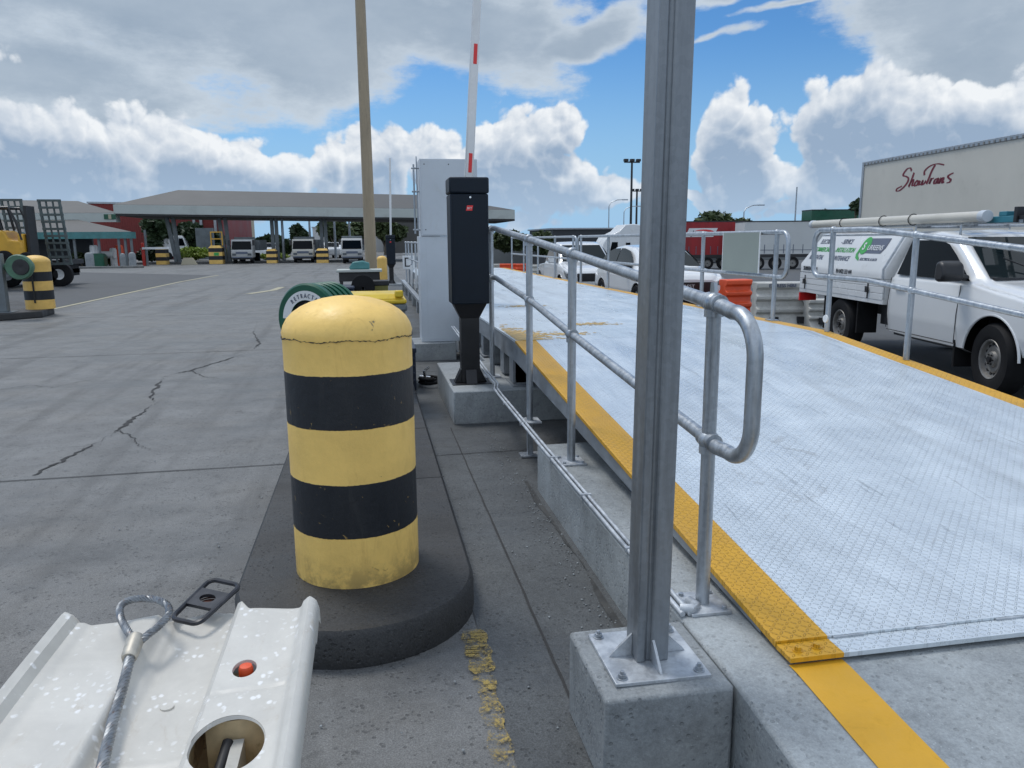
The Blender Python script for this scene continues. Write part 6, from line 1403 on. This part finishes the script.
def bldg(name, label, px0, px1, pyt, D, mat, depth=12, pyt2=None, roofmat='galv'):
    x0, x1 = gx(px0, D), gx(px1, D); z0 = gz(px0, pyt, D); z1 = gz(px1, pyt2 or pyt, D)
    t_ = thing(name, label, 'building', (x0, D, 0)); W_ = x1-x0
    b = MB(); b.add([(0, 0, 0), (W_, 0, 0), (W_, 0, z1), (0, 0, z0), (0, depth, 0), (W_, depth, 0), (W_, depth, z1), (0, depth, z0)], [(0, 1, 2, 3), (4, 5, 6, 7), (0, 1, 5, 4), (1, 2, 6, 5), (2, 3, 7, 6), (3, 0, 4, 7)]); b.build('wall', mat, t_)
    b = MB(); b.add([(-.1, -.1, z0+.005), (W_+.1, -.1, z1+.005), (W_+.1, depth, z1+.005), (-.1, depth, z0+.005), (-.1, -.1, z0+.18), (W_+.1, -.1, z1+.18), (W_+.1, depth, z1+.18), (-.1, depth, z0+.18)], [(0, 1, 2, 3), (4, 5, 6, 7), (0, 1, 5, 4), (1, 2, 6, 5), (2, 3, 7, 6), (3, 0, 4, 7)]); b.build('roof', roofmat, t_)
    return t_, W_, z0
rb, W_, H_ = bldg('red_building', 'long dark red sheet clad building behind the canopy and trees', 92, 224, 203.5, 84, 'redwall', 20, 205.5)
b = MB()
for k in range(60): b.lohi((k*W_/60, -.04, .05), (k*W_/60+.06, -.004, H_-.05))
b.build('cladding_ribs', 'redwall', rb)
for px in (196, 203, 217):
    b = MB(); x = gx(px, 84)-gx(92, 84); b.lohi((x-.12, -.4, 1.6), (x+.12, -.05, 5.2 if px != 217 else 6.5)); b.build('vent_pipe', 'galv', rb)
b = MB(); x = gx(203.5, 80); b.lohi((x-.7, 80, 0), (x+.9, 80.6, gz(203, 228, 80))); tag(b.build('grey_pillar', 'colpaint'), 'wide grey square pillar standing in front of the red building', 'pillar')
bb, W_, H_ = bldg('beige_building', 'small beige building with a dark window right of the red building', 226, 246, 217, 100, 'beige', 8)
b = MB(); b.lohi((W_*.52, -.05, 2.2), (W_*.9, -.004, 4.0)); b.build('window', 'glass', bb)
b = MB(); b.lohi((W_-.3, -.2, 0), (W_+.05, -.11, H_+.3)); b.build('downpipe', 'darkmetal', bb)
fw, W_, H_ = bldg('white_warehouse', 'far white warehouse glimpsed between the gum trees behind the tipper trucks', 313, 420, 228, 120, 'farwhite', 20)
fw2, W_, H_ = bldg('grey_warehouse', 'far grey roofed warehouse seen between the lamp pole and the pale cabinet', 385, 440, 215, 105, 'roof', 16, 220)
for i, (px, pt) in enumerate(((281.5, 215), (309, 218), (349, 221), (334, 219))): mast('light_pole', ['thin pale pole right of the third canopy column', 'thin pale pole above the second tipper truck', 'thin pale pole above the third tipper truck', 'thin pale pole right of the fourth canopy column'][i], px, pt, 72 if i else 60.5, .09, 'plain', 0, 'thin pale poles under the canopy', 'pole')
# small parked cars far under the canopy
def small_car(px, D, label, mat='whitecar', s_=1.0, cat='car'):
    a = at_y(px, 262, D); t_ = thing('parked_car', label, cat, (a.x, D, 0), 0, 'distant parked vehicles')
    b = MB(); b.prism([(0, .3), (-.02, .75), (.1, .95), (.9, 1.05), (1.5, 1.5), (3.2, 1.5), (3.9, 1.1), (4.1, .9), (4.1, .3)], -.88*s_, .88*s_, 'X'); bd = b.build('body', mat, t_, bevel=.08)
    b = MB(); b.add([(-.7*s_, .90, 1.09), (.7*s_, .90, 1.09), (.62*s_, 1.42, 1.46), (-.62*s_, 1.42, 1.46)], [(0, 1, 2, 3)]); b.v = [Vector((p.x, p.y-.05, p.z+.02)) for p in b.v]; b.build('windscreen', 'glass', bd)
    for q_ in (-1, 1): b = MB(); b.lathe([(.001, -.1), (.3, -.1), (.3, .1), (.001, .1)], c=(q_*.75*s_, .8, .31), n=14, axis='X'); b.build('wheel', 'black', t_)
small_car(332, 76, 'white parked car between the fourth canopy column and the third tipper truck'); small_car(341, 78, 'white parked car just left of the third tipper truck'); small_car(265, 80, 'white parked van seen right of the first tipper truck', s_=1.0)
# white van behind first columns
a = at_y(178, 262, 80); vn = thing('white_van', 'white van seen behind the first pair of canopy columns', 'van', (a.x, 80, 0))
b = MB(); b.prism([(-1.3, .3), (.9, .3), (.98, 1.1), (.7, 2.0), (.5, 2.25), (-1.3, 2.25)], 0, 1.9, 'Y'); b.build('body', 'white', vn, bevel=.05)
b = MB(); b.prism([(.25, 1.3), (.80, 1.3), (.6, 2.0), (.25, 2.0)], -.02, -.004, 'Y'); b.build('side_window', 'glass', vn)
b = MB(); [b.cyl((x, -.02, .35), (x, .3, .35), .34, n=16) for x in (-.8, .45)]; b.build('wheels', 'black', vn)
# boom with red post at left of the canopy
a = at_y(146, 262, 59); rg_ = thing('lane_gate', 'red gate post with a long white arm and grey stanchion left of the canopy', 'barrier gate', (a.x, 59, 0))
b = MB(); b.lohi((-.20, -.15, 0), (.0, .15, 1.6)); b.build('post', 'red', rg_, bevel=.02); b = MB(); b.lohi((.05, -.1, 0), (.16, .1, 2.5)); b.build('stanchion', 'colpaint', rg_)
b = MB(); b.lohi((-.1, -.3, 1.15), (1.7, -.22, 1.30)); b.build('arm', 'white', rg_)
tree('hedge', 'dark low hedge behind the red gate post, running to the canopy', 150, 262, 246.5, 63, 30, 'leaf_d', 2600, .2, 0, 0, 41, gt, 'hedge', 0)
# ------------------------------------------------------------------ left office with canopies
YO = 57.0
of = thing('roadside_office', 'low office with grey hipped roof, green sign band and teal trimmed verandah', 'building', (-20, YO, 0))
x0, x1 = gx(-60, YO+5), gx(118, YO+5); zf0, zf1 = gz(90, 223, YO+5), gz(90, 212, YO+5)
b = MB(); b.lohi((x0, YO+5, gz(110, 222, YO+5)), (x1, YO+5.25, gz(110, 213, YO+5))); b.lohi((x1-.25, YO+5.251, gz(110, 222, YO+5)), (x1, YO+6.0, gz(110, 213, YO+5))); b.build('fascia', 'fascia', of, world=True)
zf = gz(110, 213, YO+5); b = MB(); q1 = at_y(78, 201, YO+10); q0 = at_y(-60, 199, YO+10); b.add([(x0, YO+5, zf+.01), (x1, YO+5, zf+.01), (x1, YO+6, zf+.01), (x0, YO+15, zf+.01), q0, q1], [(0, 1, 5, 4), (1, 2, 5), (2, 3, 4, 5), (3, 0, 4)]); b.build('roof', 'roof', of, world=True, smooth=False)
b = MB(); xs0, xs1 = gx(106.5, YO+5), gx(129, YO+5); xs1 = x1+.02; b.lohi((xs0, YO+4.95, gz(110, 219.3, YO+5)), (xs1, YO+4.998, gz(110, 214.2, YO+5))); sg = b.build('sign_band', 'green', of, world=True)
b = MB(); xm = (xs0+xs1)/2+.0; b.lohi((xm-.10, YO+4.93, gz(110, 219.0, YO+5)), (xm+.10, YO+4.949, gz(110, 214.5, YO+5))); b.build('emblem', 'beige', of, world=True)
xv0, xv1 = gx(-60, YO), gx(132, YO); zv = gz(120, 232.5, YO)
b = MB(); q1 = at_y(68, 217.5, YO+6); q0 = at_y(-60, 217, YO+6); b.add([(xv0, YO, zv+.05), (xv1, YO, zv+.05), (xv1-.2, YO+1, zv+.05), (xv0, YO+10, zv+.05), q0, q1], [(0, 1, 5, 4), (1, 2, 5), (2, 3, 4, 5), (3, 0, 4), (0, 1, 2, 3)]); b.build('verandah_roof', 'roof', of, world=True, smooth=False)
b = MB(); b.lohi((xv0, YO-.05, zv-.40), (xv1, YO+.1, zv+.045)); b.lohi((xv1-.15, YO+.101, zv-.4), (xv1, YO+1, zv+.045)); b.build('gutter_trim', 'teal', of, world=True)
for px in (74, 98.5, 118.5, 125, 131): b = MB(); x = gx(px, YO+.2); b.lohi((x-.07, YO+.15, 0), (x+.07, YO+.3, zv-.401)); b.build('verandah_post', 'colpaint', of, world=True)
b = MB(); b.lohi((xv0, YO+4, 0), (gx(92, YO+4), YO+4.3, zv-.05)); b.build('wall', 'darkwall', of, world=True)
for i, (px, h_, w_) in enumerate(((87.5, 1.0, .50), (130.5, .98, .42), (121, .92, .32))):
    y = 55.2+i*.4; b = MB(); r = w_/2*1.05; hh = h_; b.lathe([(r, 0), (r, hh-.15), (r*.8, hh-.04), (r*.4, hh), (.0001, hh+.01)], n=20); o = b.build('concrete_bollard', 'newcon', loc=(0, 0, 0)); o.location = (gx(px, y), y, 0)
    tag(o, ['plain grey concrete bollard beside the bushes in front of the office', 'plain grey concrete bollard at the right end of the office verandah', 'slimmer plain grey concrete bollard near the orange drum at the office'][i], 'bollard', 'plain concrete bollards')
q = at_y(98, 252, 57.5); b = MB(); b.prism([(-.42, 0), (.42, 0), (.46, .72), (.3, .92), (-.3, .92), (-.45, .72)], -.4, .4, 'Y'); o = b.build('green_skip', 'green', loc=(0, 0, 0), bevel=.04); o.location = (q.x, 57.5, 0); tag(o, 'rounded green skip bin under the office verandah', 'skip bin')
for i, (px, py, m_, lab_, s_) in enumerate(((93.5, 243, 'white', 'pale blue white chest sitting beside the green skip', .42), (106, 248, 'farwhite', 'pale gas tank behind the bushes at the office', .9), (113, 246, 'farwhite', 'upright pale machine right of the gas tank', .35), (119, 243, 'orange', 'orange drum stack under the office verandah', .4))):
    y = 58.2+.3*i; q = at_y(px, py+4, y); s_ *= .7; b = MB()
    if i == 1: b.cyl((-.5, 0, q.z-.2), (.5, 0, q.z-.2), .25, n=14); b.lohi((-.4, -.2, 0), (-.3, .2, q.z-.3)); b.lohi((.3, -.2, 0), (.4, .2, q.z-.3))
    else: b.lathe([(s_, 0), (s_, .1), (s_*.94, .14), (s_*.94, q.z*.5), (s_, q.z*.52), (s_*.94, q.z*.55), (s_*.94, q.z), (s_*.8, q.z+.12), (.001, q.z+.14)], n=12)
    o = b.build(['chest', 'gas_tank', 'machine', 'drum_stack'][i], m_, loc=(0, 0, 0)); o.location = (q.x, y, 0); tag(o, lab_, ['container', 'tank', 'machine', 'drum'][i])
for i, (px, wd, tp_) in enumerate(((80, 16, 253), (96, 14, 256), (111, 14, 254), (122, 10, 256))): tree('bush', ['round green bush directly behind the trailer ramp', 'low green bush in front of the green skip', 'low green bush in front of the gas tank', 'small green bush left of the orange drum'][i], px, 268, tp_-2, 55.0, wd*1.3, 'leaf_m', 1300, .13, 0, 0, 50+i, 'bushes in front of the office', 'bush', 0)
b = MB(); b.lohi((gx(72, 54), 54.0, 0), (gx(140, 54), 54.4, .13)); struct(b.build('garden_kerb', 'ground', bevel=.02))
# ------------------------------------------------------------------ float truck with ramps and forklift
DT = 33.0
def tz(px, py, y=DT): return at_y(px, py, y).z
def tx(px, y=DT): return at_y(px, 262, y).x
fl = thing('float_truck', 'grey equipment float with two tall mesh loading ramps folded upright', 'float trailer', (tx(55), DT+2, 0))
def ramp(px0, px1, pt, pb, y, lean):
    x0, x1 = tx(px0, y), tx(px1, y); z0, z1 = tz(px0, pb, y), tz(px0, pt, y); b = MB()
    for k in range(4): x = x0+(x1-x0)*k/3; b.tube([(x, y, z0), (x-lean, y, z1)], .055 if k in (0, 3) else .035, 6)
    N = 9
    for k in range(N+1): z = z0+(z1-z0)*k/N; l_ = lean*k/N; b.lohi((x0-l_-.05, y-.05, z-.04), (x1-l_+.05, y+.05, z+.04))
    b.build('loading_ramp', 'grille', fl, world=True)
ramp(51, 71, 200.5, 264, 31.5, .17); ramp(14, 33, 200, 262, 31.8, .17)
b = MB(); b.lohi((tx(-30), 29.4, .62), (tx(30), DT+1.4, .775)); b.lohi((tx(30.1), DT-1, .80), (tx(71), DT+1.4, .98)); b.lohi((tx(-30), DT-.6, .45), (tx(69), DT+1.1, .619)); b.build('deck', 'darkmetal', fl, world=True)
for px in (59.5, 45, 8):
    b = MB(); x = tx(px, DT-1); b.lathe([(.2, -.13), (.42, -.13), (.46, -.1), (.46, .1), (.42, .13), (.2, .13)], c=(x, DT-1.1, .46), n=26, axis='Y', cap=False); wl = b.build('wheel', 'black', fl, world=True); b = MB(); b.lathe([(.001, -.06), (.12, -.06), (.2, -.12), (.2, .12)], c=(x, DT-1.1, .46), n=18, axis='Y'); b.build('rim', 'white', wl, world=True)
b = MB(); b.lohi((tx(68), DT-1, .35), (tx(69), DT+1, 1.0)); b.lohi((tx(71), DT-1.1, .25), (tx(73), DT-1.0, 1.1)); b.build('mud_flap', 'black', fl, world=True)
b = MB(); b.lohi((tx(71.5), DT-1.15, .45), (tx(74), DT-1.11, .75)); b.build('tail_board', 'white', fl, world=True)
b = MB(); b.prism([(tx(34), 1.2), (tx(44), 1.2), (tx(41.5), tz(40, 218)), (tx(33), tz(34, 218))], DT-.5, DT-.42, 'Y'); b.build('grey_shield', 'cabinet', fl, world=True)
fk = thing('forklift', 'yellow forklift with a black overhead guard parked on the float at the far left', 'forklift', (tx(18), 30.5, 0.78)); yF = 30.2
def fx(px): return tx(px, yF)
def fz(py): return at_y(20, py, yF).z
b = MB(); b.prism([(fx(-25), fz(256)), (fx(-30), fz(242)), (fx(-20), fz(231)), (fx(0), fz(230)), (fx(14), fz(231)), (fx(18), fz(240)), (fx(30), fz(241)), (fx(32), fz(256))], yF-.5, yF+.6, 'Y'); b.build('body', 'machine_yellow', fk, world=True, bevel=.06)
b = MB(); b.prism([(fx(-4), fz(236)), (fx(2), fz(235)), (fx(8), fz(239)), (fx(7), fz(243)), (fx(0), fz(245)), (fx(-6), fz(245))], yF-.52, yF-.504, 'Y'); b.build('cowl_vent', 'blackpaint', fk, world=True)
b = MB(); b.lohi((fx(26), yF-.45, fz(254)), (fx(31.5), yF+.5, fz(234))); b.build('dash_panel', 'machine_yellow', fk, world=True, bevel=.03)
b = MB(); yA, yB = yF-.42, yF+.5
for y in (yA, yB):
    b.tube([(fx(-22), y, fz(232)), (fx(-14), y, fz(208)), (fx(20), y, fz(208)), (fx(26), y, fz(222)), (fx(30), y, fz(240))], .05, 6); b.tube([(fx(8), y, fz(208)), (fx(12), y, fz(230))], .05, 6)
for k in range(6): x = fx(-12+k*6); b.cyl((x, yA, fz(208)), (x, yB, fz(208)), .03, n=6)
b.build('overhead_guard', 'blackpaint', fk, world=True)
b = MB(); b.lohi((fx(33), yF-.3, .8), (fx(36), yF+.4, fz(206))); b.build('mast', 'darkmetal', fk, world=True)
b = MB(); b.prism([(fx(-2), fz(232)), (fx(5), fz(232)), (fx(3), fz(220)), (fx(-3), fz(220))], yF-.2, yF+.2, 'Y'); b.build('seat', 'black', fk, world=True, bevel=.03)
for px, r in ((12, .30), (34, .27)):
    b = MB(); x = fx(px); b.lathe([(.12, -.12), (r-.04, -.12), (r, -.08), (r, .08), (r-.04, .12), (.12, .12)], c=(x, yF-.5, 0.78+r), n=24, axis='Y', cap=False); b.lathe([(.001, -.08), (.12, -.1), (.12, .1)], c=(x, yF-.5, 0.78+r), n=14, axis='Y'); b.build('wheel', 'black', fk, world=True)
